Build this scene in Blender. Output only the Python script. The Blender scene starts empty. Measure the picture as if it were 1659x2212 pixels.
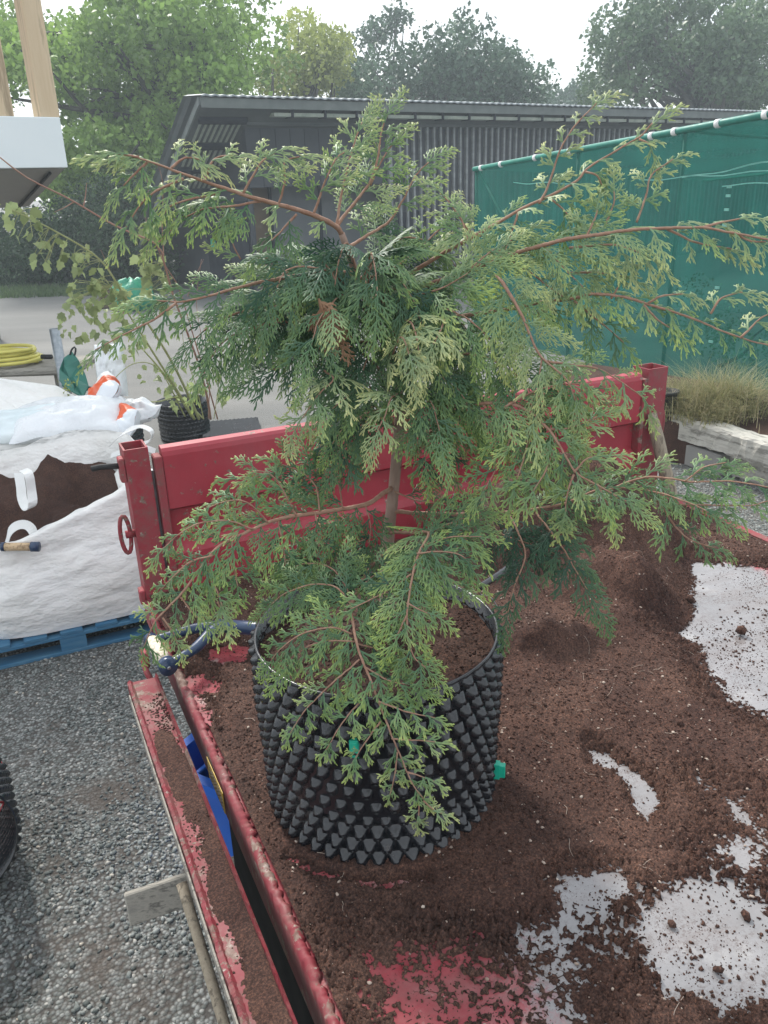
import bpy, math, random
import numpy as np
from mathutils import Vector, Matrix
random.seed(7); RNG = np.random.default_rng(11)
S = bpy.context.scene; COL = S.collection

# ------------------------------------------------------------------ camera
CAMH = 2.4; PITCH = math.radians(22); ROLL = math.radians(1.9); FPX = 1750.0
Fv = np.array([0, math.cos(PITCH), -math.sin(PITCH)])
U0 = np.array([0, math.sin(PITCH), math.cos(PITCH)]); X0 = np.array([1.0, 0, 0])
Rv = math.cos(ROLL)*X0 - math.sin(ROLL)*U0
Uv = math.sin(ROLL)*X0 + math.cos(ROLL)*U0
CP = np.array([0, 0, CAMH])
cd = bpy.data.cameras.new("camera"); cam = bpy.data.objects.new("camera", cd); COL.objects.link(cam)
cd.sensor_fit = 'VERTICAL'; cd.sensor_height = 24; cd.lens = 24*FPX/2212; cd.clip_start = 0.05; cd.clip_end = 1000
cam.matrix_world = Matrix([[Rv[0], Uv[0], -Fv[0], 0], [Rv[1], Uv[1], -Fv[1], 0], [Rv[2], Uv[2], -Fv[2], CAMH], [0, 0, 0, 1]])
S.camera = cam

# ------------------------------------------------------------------ light
SUN_EL = math.radians(45); SUN_AZ = math.radians(-28)      # azimuth measured from +Y towards +X: behind the scene, left
w = bpy.data.worlds.new("World"); S.world = w; w.use_nodes = True
nt = w.node_tree; nt.nodes.clear()
def nd(t, k, **kw):
    n = t.nodes.new(k)
    for a_, v_ in kw.items(): setattr(n, a_, v_)
    return n
sky = nd(nt, 'ShaderNodeTexSky', sky_type='NISHITA', sun_disc=False)
sky.sun_elevation = SUN_EL; sky.sun_rotation = SUN_AZ; sky.air_density = 1.0; sky.dust_density = 2.5
bg = nd(nt, 'ShaderNodeBackground'); bg.inputs[1].default_value = 0.13
bgc = nd(nt, 'ShaderNodeBackground'); bgc.inputs[0].default_value = (0.93, 0.97, 1.0, 1); bgc.inputs[1].default_value = 1.0
tc = nd(nt, 'ShaderNodeTexCoord'); nz = nd(nt, 'ShaderNodeTexNoise'); nz.inputs['Scale'].default_value = 3.0; nz.inputs['Detail'].default_value = 5
mpn = nd(nt, 'ShaderNodeMapping'); mpn.inputs['Scale'].default_value = (1, 1, 3.2)
rp = nd(nt, 'ShaderNodeMapRange'); rp.inputs[1].default_value = .3; rp.inputs[2].default_value = .62; rp.inputs[3].default_value = .45; rp.inputs[4].default_value = 1.0
mx = nd(nt, 'ShaderNodeMixShader'); wo = nd(nt, 'ShaderNodeOutputWorld')
L = nt.links.new
L(tc.outputs['Generated'], mpn.inputs[0]); L(mpn.outputs[0], nz.inputs['Vector']); L(nz.outputs[0], rp.inputs[0])
L(rp.outputs[0], mx.inputs[0]); L(sky.outputs[0], bg.inputs[0]); L(bg.outputs[0], mx.inputs[1]); L(bgc.outputs[0], mx.inputs[2]); L(mx.outputs[0], wo.inputs[0])
sl = bpy.data.lights.new("sun", 'SUN'); sl.energy = 2.9; sl.angle = math.radians(8); sl.color = (1, .96, .89)
so = bpy.data.objects.new("sun", sl); COL.objects.link(so)
sdir = Vector((math.sin(SUN_AZ)*math.cos(SUN_EL), math.cos(SUN_AZ)*math.cos(SUN_EL), math.sin(SUN_EL)))
so.rotation_euler = sdir.to_track_quat('Z', 'Y').to_euler()
S.view_settings.view_transform = 'Standard'; S.view_settings.look = 'None'; S.view_settings.exposure = 0.70; S.view_settings.gamma = 1
S.view_settings.use_curve_mapping = False
S.render.resolution_x = 768; S.render.resolution_y = 1024

# ------------------------------------------------------------------ helpers
def ray(u, v): return Fv + (u-829.5)/FPX*Rv + (1106-v)/FPX*Uv
def atz(u, v, z): q = ray(u, v); return CP + q*((z-CAMH)/q[2])
def atY(u, v, Y): q = ray(u, v); return CP + q*(Y/q[1])
def unit(v): v = np.asarray(v, float); return v/(np.linalg.norm(v)+1e-12)
def proj(P):
    P = np.asarray(P, float)-CP; z = P@Fv
    return 829.5+FPX*(P@Rv)/z, 1106-FPX*(P@Uv)/z

def mkmesh(name, V, F, mat, parent=None, smooth=False, loc=None, rz=0.0):
    me = bpy.data.meshes.new(name)
    me.from_pydata([tuple(map(float, p)) for p in V], [], F); me.update()
    if smooth: me.polygons.foreach_set('use_smooth', [True]*len(me.polygons))
    if mat is not None: me.materials.append(mat)
    o = bpy.data.objects.new(name, me); COL.objects.link(o)
    if parent is not None: o.parent = parent
    if loc is not None: o.location = loc
    o.rotation_euler[2] = rz
    return o
def fastmesh(name, V, F, mat, parent=None, smooth=False, attrs=None):
    """V (N,3) array, F list of (M,k) arrays"""
    me = bpy.data.meshes.new(name); V = np.asarray(V, np.float32)
    me.vertices.add(len(V)); me.vertices.foreach_set('co', V.ravel())
    idx = np.concatenate([f.ravel() for f in F]).astype(np.int32)
    tot = np.concatenate([np.full(len(f), f.shape[1]) for f in F]).astype(np.int32)
    st = np.concatenate([[0], np.cumsum(tot)[:-1]]).astype(np.int32)
    me.loops.add(len(idx)); me.loops.foreach_set('vertex_index', idx)
    me.polygons.add(len(tot)); me.polygons.foreach_set('loop_start', st)
    try: me.polygons.foreach_set('loop_total', tot)
    except Exception: pass
    me.update(calc_edges=True); me.validate()
    if smooth: me.polygons.foreach_set('use_smooth', [True]*len(me.polygons))
    for k, arr in (attrs or {}).items():
        at = me.attributes.new(k, 'FLOAT', 'POINT'); at.data.foreach_set('value', np.asarray(arr, np.float32))
    if mat is not None: me.materials.append(mat)
    o = bpy.data.objects.new(name, me); COL.objects.link(o)
    if parent is not None: o.parent = parent
    return o
def tag(o, label=None, cat=None, group=None, kind=None):
    if label: o['label'] = label
    if cat: o['category'] = cat
    if group: o['group'] = group
    if kind: o['kind'] = kind
    return o
def empty(name, loc, rz=0.0):
    o = bpy.data.objects.new(name, None); COL.objects.link(o); o.location = tuple(map(float, loc)); o.rotation_euler = (0, 0, rz)
    o.empty_display_size = .1
    return o

class MB:
    def __init__(s): s.V = []; s.F = []
    def add(s, V, F):
        n = len(s.V); s.V += [tuple(map(float, p)) for p in V]; s.F += [tuple(i+n for i in f) for f in F]; return s
    def box(s, x0, x1, y0, y1, z0, z1, M=None, ch=0.0):
        if ch > 0:
            c = ch; V = []; 
            for (x, sx) in ((x0, 1), (x1, -1)):
                for (y, sy) in ((y0, 1), (y1, -1)):
                    for (z, sz) in ((z0, 1), (z1, -1)):
                        V += [(x+sx*c, y+sy*c, z), (x+sx*c, y, z+sz*c), (x, y+sy*c, z+sz*c)]
            import itertools
            def I(i, j, k, a): return ((i*2+j)*2+k)*3+a
            F = []
            for k in (0, 1): F.append([I(0,0,k,0), I(1,0,k,0), I(1,1,k,0), I(0,1,k,0)])
            for j in (0, 1): F.append([I(0,j,0,1), I(1,j,0,1), I(1,j,1,1), I(0,j,1,1)])
            for i in (0, 1): F.append([I(i,0,0,2), I(i,1,0,2), I(i,1,1,2), I(i,0,1,2)])
            for j in (0, 1):
                for k in (0, 1): F.append([I(0,j,k,0), I(1,j,k,0), I(1,j,k,1), I(0,j,k,1)])
            for i in (0, 1):
                for k in (0, 1): F.append([I(i,0,k,0), I(i,1,k,0), I(i,1,k,2), I(i,0,k,2)])
            for i in (0, 1):
                for j in (0, 1): F.append([I(i,j,0,1), I(i,j,1,1), I(i,j,1,2), I(i,j,0,2)])
            for i in (0, 1):
                for j in (0, 1):
                    for k in (0, 1): F.append([I(i,j,k,0), I(i,j,k,1), I(i,j,k,2)])
        else:
            V = [(x, y, z) for x in (x0, x1) for y in (y0, y1) for z in (z0, z1)]
            F = [(0,1,3,2), (4,6,7,5), (0,4,5,1), (2,3,7,6), (0,2,6,4), (1,5,7,3)]
        if M is not None: V = [tuple(M @ Vector(p)) for p in V]
        return s.add(V, F)
    def tube(s, P, r, n=8, cap=True):
        V, F = tube(P, r, n, cap); return s.add(V, F)
    def quadprism(s, pts, off):
        """polygon pts extruded by vector off"""
        n = len(pts); V = [tuple(p) for p in pts]+[tuple(np.asarray(p)+np.asarray(off)) for p in pts]
        F = [tuple(range(n)), tuple(range(2*n-1, n-1, -1))]+[(i, i+n, (i+1) % n+n, (i+1) % n) for i in range(n)]
        return s.add(V, F)
    def build(s, name, mat, parent=None, smooth=False, loc=None, rz=0):
        o = mkmesh(name, s.V, s.F, mat, parent, smooth, loc, rz)
        bpy_fix_normals(o.data)
        return o
def bpy_fix_normals(me):
    import bmesh
    bm = bmesh.new(); bm.from_mesh(me); bmesh.ops.recalc_face_normals(bm, faces=bm.faces); bm.to_mesh(me); bm.free()

def frames(P):
    P = np.asarray(P, float); n = len(P)
    T = np.gradient(P, axis=0); T /= np.linalg.norm(T, axis=1)[:, None]+1e-12
    N = np.zeros_like(P); up = np.array([0, 0, 1.0]) if abs(T[0, 2]) < .9 else np.array([1.0, 0, 0])
    v = np.cross(T[0], up); N[0] = v/np.linalg.norm(v)
    for i in range(1, n):
        v = N[i-1]-T[i]*(N[i-1]@T[i]); N[i] = v/(np.linalg.norm(v)+1e-12)
    return T, N, np.cross(T, N)
def tube(P, r, n=8, cap=True):
    P = np.asarray(P, float); m = len(P); r = np.broadcast_to(np.asarray(r, float), (m,))
    T, N, B = frames(P); V = []
    for i in range(m):
        for k in range(n):
            a = 2*math.pi*k/n; V.append(P[i]+r[i]*(math.cos(a)*N[i]+math.sin(a)*B[i]))
    F = [(i*n+k, i*n+(k+1) % n, (i+1)*n+(k+1) % n, (i+1)*n+k) for i in range(m-1) for k in range(n)]
    if cap: F += [tuple(range(n))[::-1], tuple((m-1)*n+k for k in range(n))]
    return V, F
def ribbon(P, wv, width, th=.003):
    """flat strap along P, width direction wv"""
    P = np.asarray(P, float); wv = np.asarray(wv, float)
    T = np.gradient(P, axis=0); V = []
    for i in range(len(P)):
        w_ = (wv if wv.ndim == 1 else wv[i]); t = T[i]/np.linalg.norm(T[i]); w_ = w_-t*(w_@t); w_ = w_/np.linalg.norm(w_); n = np.cross(t, w_)
        V += [P[i]+w_*width/2+n*th/2, P[i]-w_*width/2+n*th/2, P[i]-w_*width/2-n*th/2, P[i]+w_*width/2-n*th/2]
    F = [(i*4+k, i*4+(k+1) % 4, i*4+4+(k+1) % 4, i*4+4+k) for i in range(len(P)-1) for k in range(4)]
    F += [(3, 2, 1, 0), tuple(len(V)-4+k for k in range(4))]
    return V, F
def spline(P, n=None, step=None):
    P = np.asarray(P, float)
    if len(P) == 2: P = np.array([P[0], (P[0]+P[1])/2, P[1]])
    Q = np.vstack([2*P[0]-P[1], P, 2*P[-1]-P[-2]]); out = []
    k = 8
    for i in range(1, len(Q)-2):
        for t in np.arange(k)/k:
            a, b, c, d = Q[i-1], Q[i], Q[i+1], Q[i+2]
            out.append(.5*((2*b)+(-a+c)*t+(2*a-5*b+4*c-d)*t*t+(-a+3*b-3*c+d)*t**3))
    out.append(P[-1]); out = np.array(out)
    s = np.concatenate([[0], np.cumsum(np.linalg.norm(np.diff(out, axis=0), axis=1))])
    if step: n = max(3, int(s[-1]/step)+1)
    if n is None: n = len(out)
    t = np.linspace(0, s[-1], n)
    return np.stack([np.interp(t, s, out[:, j]) for j in range(out.shape[1])], 1)

def vnoise(x, y, seed=0):
    """smooth value noise, vectorised"""
    r = np.random.default_rng(seed).random((256, 256)).astype(np.float32)
    xi = np.floor(x).astype(int); yi = np.floor(y).astype(int); fx = x-xi; fy = y-yi
    fx = fx*fx*(3-2*fx); fy = fy*fy*(3-2*fy); g = lambda a, b: r[a & 255, b & 255]
    return (g(xi, yi)*(1-fx)+g(xi+1, yi)*fx)*(1-fy)+(g(xi, yi+1)*(1-fx)+g(xi+1, yi+1)*fx)*fy
def fbm(x, y, sc, octv=4, seed=0, gain=.5):
    s = 0; a = 1; tot = 0
    for o in range(octv): s = s+a*(vnoise(x*sc+17.3*o, y*sc+9.1*o, seed+o)-.5); tot += a; a *= gain; sc *= 2.03
    return s/tot*2
def sdpoly(px, py, poly):
    """signed distance (positive inside)"""
    poly = np.asarray(poly, float); d = np.full(px.shape, 1e9); ins = np.zeros(px.shape, bool)
    n = len(poly)
    for i in range(n):
        a = poly[i]; b = poly[(i+1) % n]; e = b-a; wx = px-a[0]; wy = py-a[1]
        t = np.clip((wx*e[0]+wy*e[1])/(e@e+1e-12), 0, 1)
        d = np.minimum(d, (wx-e[0]*t)**2+(wy-e[1]*t)**2)
        c = ((a[1] > py) != (b[1] > py)) & (px < (b[0]-a[0])*(py-a[1])/(b[1]-a[1]+1e-12)+a[0]); ins ^= c
    return np.where(ins, 1, -1)*np.sqrt(d)

# ------------------------------------------------------------------ materials
def newmat(name):
    m = bpy.data.materials.new(name); m.use_nodes = True
    t = m.node_tree; t.nodes.clear(); o = nd(t, 'ShaderNodeOutputMaterial'); p = nd(t, 'ShaderNodeBsdfPrincipled')
    t.links.new(p.outputs[0], o.inputs[0]); return m, t, p, o
def ramp(t, fac, stops):
    r = nd(t, 'ShaderNodeValToRGB'); el = r.color_ramp.elements
    while len(el) < len(stops): el.new(.5)
    for e, (pos, c) in zip(el, stops): e.position = pos; e.color = (*c, 1)
    t.links.new(fac, r.inputs[0]); return r.outputs[0]
def noise(t, scale, detail=4, rough=.55, coord='Object', vec=None, stretch=None, dist=0.0):
    n = nd(t, 'ShaderNodeTexNoise'); n.inputs['Scale'].default_value = scale; n.inputs['Detail'].default_value = detail
    n.inputs['Roughness'].default_value = rough; n.inputs['Distortion'].default_value = dist
    c = nd(t, 'ShaderNodeTexCoord'); src = c.outputs[coord]
    if stretch:
        mp = nd(t, 'ShaderNodeMapping'); mp.inputs['Scale'].default_value = stretch; t.links.new(src, mp.inputs[0]); src = mp.outputs[0]
    t.links.new(vec or src, n.inputs['Vector']); return n.outputs[0]
def bump(t, p, h, strength, dist=.01):
    b = nd(t, 'ShaderNodeBump'); b.inputs['Strength'].default_value = strength; b.inputs['Distance'].default_value = dist
    t.links.new(h, b.inputs['Height']); t.links.new(b.outputs[0], p.inputs['Normal']); return b
def mixc(t, fac, a, b):
    m = nd(t, 'ShaderNodeMix', data_type='RGBA')
    if isinstance(fac, (int, float)): m.inputs[0].default_value = fac
    else: t.links.new(fac, m.inputs[0])
    for s_, v_ in ((6, a), (7, b)):
        if isinstance(v_, tuple): m.inputs[s_].default_value = (*v_, 1)
        else: t.links.new(v_, m.inputs[s_])
    return m.outputs[2]
def mrange(t, src, a, b, c=0.0, d=1.0):
    m = nd(t, 'ShaderNodeMapRange'); t.links.new(src, m.inputs[0])
    for i, v_ in enumerate((a, b, c, d)): m.inputs[i+1].default_value = v_
    return m.outputs[0]
def attr(t, n):
    a = nd(t, 'ShaderNodeAttribute'); a.attribute_name = n; return a.outputs['Fac']
def simple(name, c1, c2=None, scale=8, rough=.6, bs=0.0, bscale=60, metal=0.0, spec=.5, stretch=None, detail=5, bdist=.004, coat=0.0):
    m, t, p, o = newmat(name); c2 = c2 or tuple(x*.7 for x in c1)
    t.links.new(ramp(t, noise(t, scale, detail, stretch=stretch), [(.32, c1), (.68, c2)]), p.inputs['Base Color'])
    t.links.new(mrange(t, noise(t, scale*1.7, 3), .3, .7, max(.05, rough-.1), min(1, rough+.12)), p.inputs['Roughness'])
    p.inputs['Metallic'].default_value = metal; p.inputs['Specular IOR Level'].default_value = spec
    if coat: p.inputs['Coat Weight'].default_value = coat
    if bs: bump(t, p, noise(t, bscale, 4, stretch=stretch), bs, bdist)
    return m

def red_paint(name='red_paint', wear=.60, dust=.5, k=1.0):
    m, t, p, o = newmat(name)
    base = ramp(t, noise(t, 3.5, 5), [(.3, (.31*k, .026*k, .042*k)), (.55, (.38*k, .040*k, .058*k)), (.75, (.28*k, .024*k, .040*k))])
    fade = mixc(t, mrange(t, noise(t, 1.7, 6, .7), .5, .75, 0, dust), base, (.32*k, .10*k, .11*k))
    scr = mrange(t, noise(t, 30, 5, .7, stretch=(1, 1, .16)), .69, .72)
    c = mixc(t, scr, fade, (.42*k, .27*k, .25*k))
    chip = mrange(t, noise(t, 21, 8, .72), wear, wear+.03)
    big = mrange(t, noise(t, 4.2, 7, .75), wear+.02, wear+.05)
    mxm = nd(t, 'ShaderNodeMath', operation='MAXIMUM'); t.links.new(chip, mxm.inputs[0]); t.links.new(big, mxm.inputs[1])
    rust = ramp(t, noise(t, 60, 5), [(.35, (.12, .06, .045)), (.55, (.22, .15, .12)), (.72, (.38, .33, .29))])
    c = mixc(t, mxm.outputs[0], c, rust)
    if dust > .6:
        c = mixc(t, mrange(t, noise(t, 14, 7, .75), .46, .66, 0, .75), c, (.17, .095, .08))
    t.links.new(c, p.inputs['Base Color'])
    t.links.new(mrange(t, noise(t, 6, 4), .3, .7, .36 if k > .9 else .55, .6 if k > .9 else .85), p.inputs['Roughness'])
    bump(t, p, noise(t, 45, 5), .12, .002)
    return m
M = {}
M['red'] = red_paint(); M['redworn'] = red_paint('red_paint_worn', .575, .9, .80); M['reddusty'] = red_paint('red_paint_dusty', .56, 1.0, .55)
def floor_mat():
    m, t, p, o = newmat('worn_bed_floor'); c = nd(t, 'ShaderNodeTexCoord'); sp = nd(t, 'ShaderNodeSeparateXYZ'); t.links.new(c.outputs['Object'], sp.inputs[0])
    red = ramp(t, noise(t, 9, 6, .7), [(.3, (.28, .03, .045)), (.55, (.33, .08, .09)), (.66, (.42, .30, .28))])
    gr = ramp(t, noise(t, 5, 6, .65), [(.3, (.20, .195, .20)), (.6, (.275, .265, .27)), (.75, (.40, .385, .375))])
    # red survives along the left edge and along the right edge, bare scoured metal between
    l = mrange(t, sp.outputs[0], .18, .42); r = mrange(t, sp.outputs[0], 1.95, 2.2, 1, 0)
    mu = nd(t, 'ShaderNodeMath', operation='MULTIPLY'); t.links.new(l, mu.inputs[0]); t.links.new(r, mu.inputs[1])
    ad = nd(t, 'ShaderNodeMath', operation='ADD'); t.links.new(mu.outputs[0], ad.inputs[0]); t.links.new(mrange(t, noise(t, 7, 7, .75), .3, .7, -.35, .35), ad.inputs[1])
    fc = mixc(t, mrange(t, ad.outputs[0], .35, .62), red, gr)
    gm = nd(t, 'ShaderNodeMath', operation='MULTIPLY'); t.links.new(mrange(t, noise(t, 130, 4, .8), .50, .58), gm.inputs[0]); t.links.new(mrange(t, noise(t, 6, 5, .7), .44, .66, .0, .9), gm.inputs[1])
    fc = mixc(t, gm.outputs[0], fc, (.085, .055, .045)); smear = mrange(t, noise(t, 4, 6, .7, stretch=(1, 3.5, 1)), .45, .7, 0, .45); fc = mixc(t, smear, fc, (.17, .13, .115))
    t.links.new(fc, p.inputs['Base Color'])
    t.links.new(mrange(t, noise(t, 3.2, 5), .3, .7, .05, .26), p.inputs['Roughness'])
    p.inputs['Specular IOR Level'].default_value = .7
    bump(t, p, noise(t, 25, 5), .15, .003); return m
M['floor'] = floor_mat()
def soil_mat(name='soil', dark=1.0):
    m, t, p, o = newmat(name)
    a = ramp(t, noise(t, 3, 6, .65), [(.3, tuple(dark*x for x in (.046, .024, .020))), (.5, tuple(dark*x for x in (.074, .040, .031))), (.72, tuple(dark*x for x in (.115, .066, .051)))])
    fine = ramp(t, noise(t, 190, 5, .75), [(.34, (.38, .36, .35)), (.5, (1, 1, 1)), (.62, (2.1, 1.9, 1.7)), (.7, (3.2, 2.9, 2.6))])
    a = mixc(t, mrange(t, noise(t, 1.6, 6, .7), .50, .66, 0, .55), a, tuple(dark*x for x in (.038, .024, .021)))
    mm = nd(t, 'ShaderNodeMix', data_type='RGBA', blend_type='MULTIPLY'); mm.inputs[0].default_value = 1
    t.links.new(a, mm.inputs[6]); t.links.new(fine, mm.inputs[7])
    t.links.new(mm.outputs[2], p.inputs['Base Color']); p.inputs['Roughness'].default_value = .92; p.inputs['Specular IOR Level'].default_value = .25
    bump(t, p, noise(t, 320, 5, .7), .9, .004); return m
M['soil'] = soil_mat()
M['soil_dark'] = soil_mat('soil_dark', .8)
M['perlite'] = simple('pale_grit', (.26, .18, .14), (.52, .44, .37), 9, .8)
M['black'] = simple('black_plastic', (.008, .009, .012), (.014, .016, .020), 12, .34, .12, 50, spec=.6)
def potmat():
    m, t, p, o = newmat('pot_plastic'); c = ramp(t, noise(t, 10, 4), [(.35, (.008, .009, .012)), (.65, (.014, .016, .020))])
    mu = nd(t, 'ShaderNodeMath', operation='MULTIPLY'); t.links.new(mrange(t, noise(t, 8, 6, .75), .58, .72), mu.inputs[0]); t.links.new(mrange(t, noise(t, 120, 4, .7), .45, .62, .15, .9), mu.inputs[1])
    t.links.new(mixc(t, mu.outputs[0], c, (.075, .05, .04)), p.inputs['Base Color']); t.links.new(mrange(t, mu.outputs[0], 0, 1, .24, .7), p.inputs['Roughness']); p.inputs['Specular IOR Level'].default_value = .65
    bump(t, p, noise(t, 70, 4), .25, .002); return m
M['black'] = potmat()
M['blackdull'] = simple('black_dull', (.012, .012, .014), (.03, .03, .03), 8, .7, .2, 50)
M['rubber'] = simple('rubber', (.018, .018, .019), (.03, .029, .028), 8, .8, .2, 40)
M['navy'] = simple('navy_paint', (.012, .03, .075), (.02, .045, .10), 20, .35, .1, 60)
M['blue'] = simple('blue_plastic', (.01, .10, .50), (.012, .13, .58), 3, .42, .05, 30)
M['palletblue'] = simple('blue_pallet_paint', (.02, .12, .24), (.06, .17, .27), 5, .72, .4, 30, stretch=(1, 6, 6))
M['teal'] = simple('teal_plastic', (.01, .42, .28), (.01, .36, .24), 20, .4)
M['yellow'] = simple('yellow_hose', (.68, .62, .16), (.58, .52, .12), 6, .45)
M['sticker'] = simple('yellow_sticker', (.62, .42, .06), (.5, .33, .05), 10, .5)
M['ink'] = simple('sticker_ink', (.04, .03, .03), None, 10, .6)
M['steel'] = simple('galvanised', (.36, .39, .42), (.25, .28, .3), 30, .4, .1, 80, metal=.7)
M['white'] = simple('white_plastic', (.78, .79, .78), (.7, .71, .7), 6, .5)
M['whitedull'] = simple('white_fascia', (.78, .83, .84), (.72, .78, .80), 1.2, .7, .1, 10)
M['woven'] = simple('white_woven', (.86, .86, .85), (.72, .71, .68), 2.2, .62, .8, 4.5, bdist=.05, detail=9, stretch=(1, 1, 1.8))
M['wovenin'] = simple('bag_lining', (.55, .54, .5), (.40, .38, .35), 3, .8, .4, 9, bdist=.02)
M['orange'] = simple('orange_film', (.75, .12, .03), (.7, .1, .025), 5, .35, .3, 12, bdist=.02)
M['film'] = simple('white_film', (.78, .8, .82), (.7, .73, .76), 5, .3, .5, 9, bdist=.03)
M['cyanfilm'] = simple('pale_blue_film', (.66, .76, .79), (.74, .79, .8), 2, .35, .3, 9, bdist=.02)
M['greentarp'] = simple('green_tarp', (.02, .13, .10), (.03, .17, .13), 5, .55, .3, 14, bdist=.02)
M['greenbag'] = simple('green_bag', (.02, .32, .17), (.02, .22, .14), 7, .4, .7, 9, bdist=.06)
def wood(name, c1, c2, sc=(1, 12, 12), rough=.75, scale=3, bs=.4):
    m, t, p, o = newmat(name); n = noise(t, scale, 8, .65, stretch=sc)
    t.links.new(ramp(t, n, [(.3, c1), (.5, c2), (.6, tuple(x*.6 for x in c1)), (.75, c2)]), p.inputs['Base Color'])
    p.inputs['Roughness'].default_value = rough; bump(t, p, n, bs, .006); return m
M['beam'] = wood('pale_timber', (.55, .42, .27), (.62, .49, .33), (6, 6, .5), .7, 1.5, .1)
M['sleeper'] = wood('weathered_sleeper', (.34, .32, .28), (.50, .48, .43), (1, 9, 9), .85, 2.2, .8)
M['greywood'] = wood('grey_wood', (.20, .19, .17), (.32, .30, .26), (2, 14, 14), .8, 3, .3)
M['handle'] = wood('handle_wood', (.42, .28, .15), (.56, .41, .25), (8, 8, 8), .6, 5, .2)
M['stake'] = wood('stake_wood', (.21, .17, .125), (.33, .28, .21), (10, 10, 1.5), .85, 4, .5)
M['bark'] = simple('cypress_bark', (.25, .165, .13), (.38, .27, .22), 35, .85, .7, 60, stretch=(1, 1, .3), bdist=.004)
M['twig'] = simple('red_twig', (.26, .135, .09), (.36, .22, .155), 60, .75, .5, 120)
M['oakbark'] = simple('oak_bark', (.05, .045, .04), (.10, .09, .075), 2, .9, .5, 6, bdist=.05)
M['stem'] = simple('sapling_stem', (.28, .31, .12), (.36, .38, .18), 20, .6)
M['stemred'] = simple('reddish_stem', (.30, .15, .11), (.36, .22, .16), 20, .6)
M['shedwall'] = simple('shed_cladding', (.036, .040, .049), (.05, .055, .065), .9, .8, .1, 8)
M['sheddark'] = simple('shed_interior', (.010, .013, .022), (.016, .019, .03), 2, .85)
M['shedgrey'] = simple('shed_grey_panel', (.11, .12, .13), (.14, .145, .15), 1.5, .8)
M['shedbrown'] = simple('shed_brown_panel', (.10, .07, .045), (.17, .12, .075), 1.2, .75)
M['batten'] = simple('pale_batten', (.27, .285, .29), (.15, .16, .165), 2.2, .8, stretch=(1, 1, 2.5))
M['rooftin'] = simple('roof_sheet', (.22, .25, .27), (.32, .35, .36), 2.5, .5, .2, 8)
M['fascia'] = simple('roof_fascia', (.10, .115, .115), (.15, .17, .16), 3, .75)
M['soffit'] = simple('soffit_board', (.07, .08, .085), (.09, .10, .10), 2, .8)
M['slat'] = simple('soffit_slat', (.26, .29, .25), (.36, .39, .33), 9, .7)
M['mossy'] = simple('mossy_gutter', (.20, .24, .20), (.34, .36, .31), 5, .8)
M['concrete'] = simple('concrete_soffit', (.24, .23, .22), (.30, .29, .27), 1.2, .8)

def leafmat(name, c1, c2, c3=None, sc=.5, trans=.35, rough=.42, attrn=None):
    m, t, p, o = newmat(name)
    n = noise(t, sc, 3)
    col = ramp(t, n, [(.3, c1), (.55, c2), (.75, c3 or c2)])
    if attrn: col = mixc(t, attr(t, attrn), tuple(x*.85 for x in c1), mixc(t, .5, col, tuple(min(1, x*2.0) for x in c2)))
    t.links.new(col, p.inputs['Base Color']); p.inputs['Roughness'].default_value = rough; p.inputs['Specular IOR Level'].default_value = .35
    tr = nd(t, 'ShaderNodeBsdfTranslucent'); t.links.new(col, tr.inputs[0]); mxs = nd(t, 'ShaderNodeMixShader'); mxs.inputs[0].default_value = trans
    t.links.new(p.outputs[0], mxs.inputs[1]); t.links.new(tr.outputs[0], mxs.inputs[2]); t.links.new(mxs.outputs[0], o.inputs[0])
    return m
M['oakleaf'] = leafmat('spring_oak_leaf', (.14, .23, .055), (.22, .34, .08), (.34, .42, .11), .35, .4, attrn='v')
M['paleleaf'] = leafmat('pale_yellow_leaf', (.20, .24, .06), (.28, .32, .09), (.32, .34, .12), .5, .4, attrn='v')
M['darkleaf'] = leafmat('dark_evergreen_leaf', (.055, .10, .065), (.085, .14, .085), (.11, .17, .10), .4, .25, attrn='v')
M['midleaf'] = leafmat('mid_green_leaf', (.07, .12, .065), (.11, .17, .08), (.16, .21, .09), .5, .3, attrn='v')
M['shrubleaf'] = leafmat('shrub_leaf', (.03, .06, .03), (.05, .09, .04), (.07, .12, .05), .4, .25, attrn='v')
M['tulipleaf'] = leafmat('sapling_leaf', (.20, .25, .11), (.30, .36, .17), (.30, .24, .13), 6, .45, attrn='v')
M['grass'] = leafmat('dry_grass', (.36, .31, .19), (.30, .29, .15), (.44, .39, .26), 3, .3, attrn='v')
def grassmat():
    m, t, p, o = newmat('mixed_grass'); v = attr(t, 'v')
    col = ramp(t, v, [(0, (.16, .12, .07)), (.25, (.20, .21, .08)), (.5, (.27, .27, .11)), (.75, (.42, .35, .20)), (1, (.55, .47, .30))])
    t.links.new(col, p.inputs['Base Color']); p.inputs['Roughness'].default_value = .6
    tr = nd(t, 'ShaderNodeBsdfTranslucent'); t.links.new(col, tr.inputs[0]); mxs = nd(t, 'ShaderNodeMixShader'); mxs.inputs[0].default_value = .3
    t.links.new(p.outputs[0], mxs.inputs[1]); t.links.new(tr.outputs[0], mxs.inputs[2]); t.links.new(mxs.outputs[0], o.inputs[0]); return m
M['grass'] = grassmat()
M['verge'] = leafmat('verge_grass', (.07, .12, .05), (.10, .15, .06), (.16, .18, .09), 1.5, .3, attrn='v')

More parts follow.
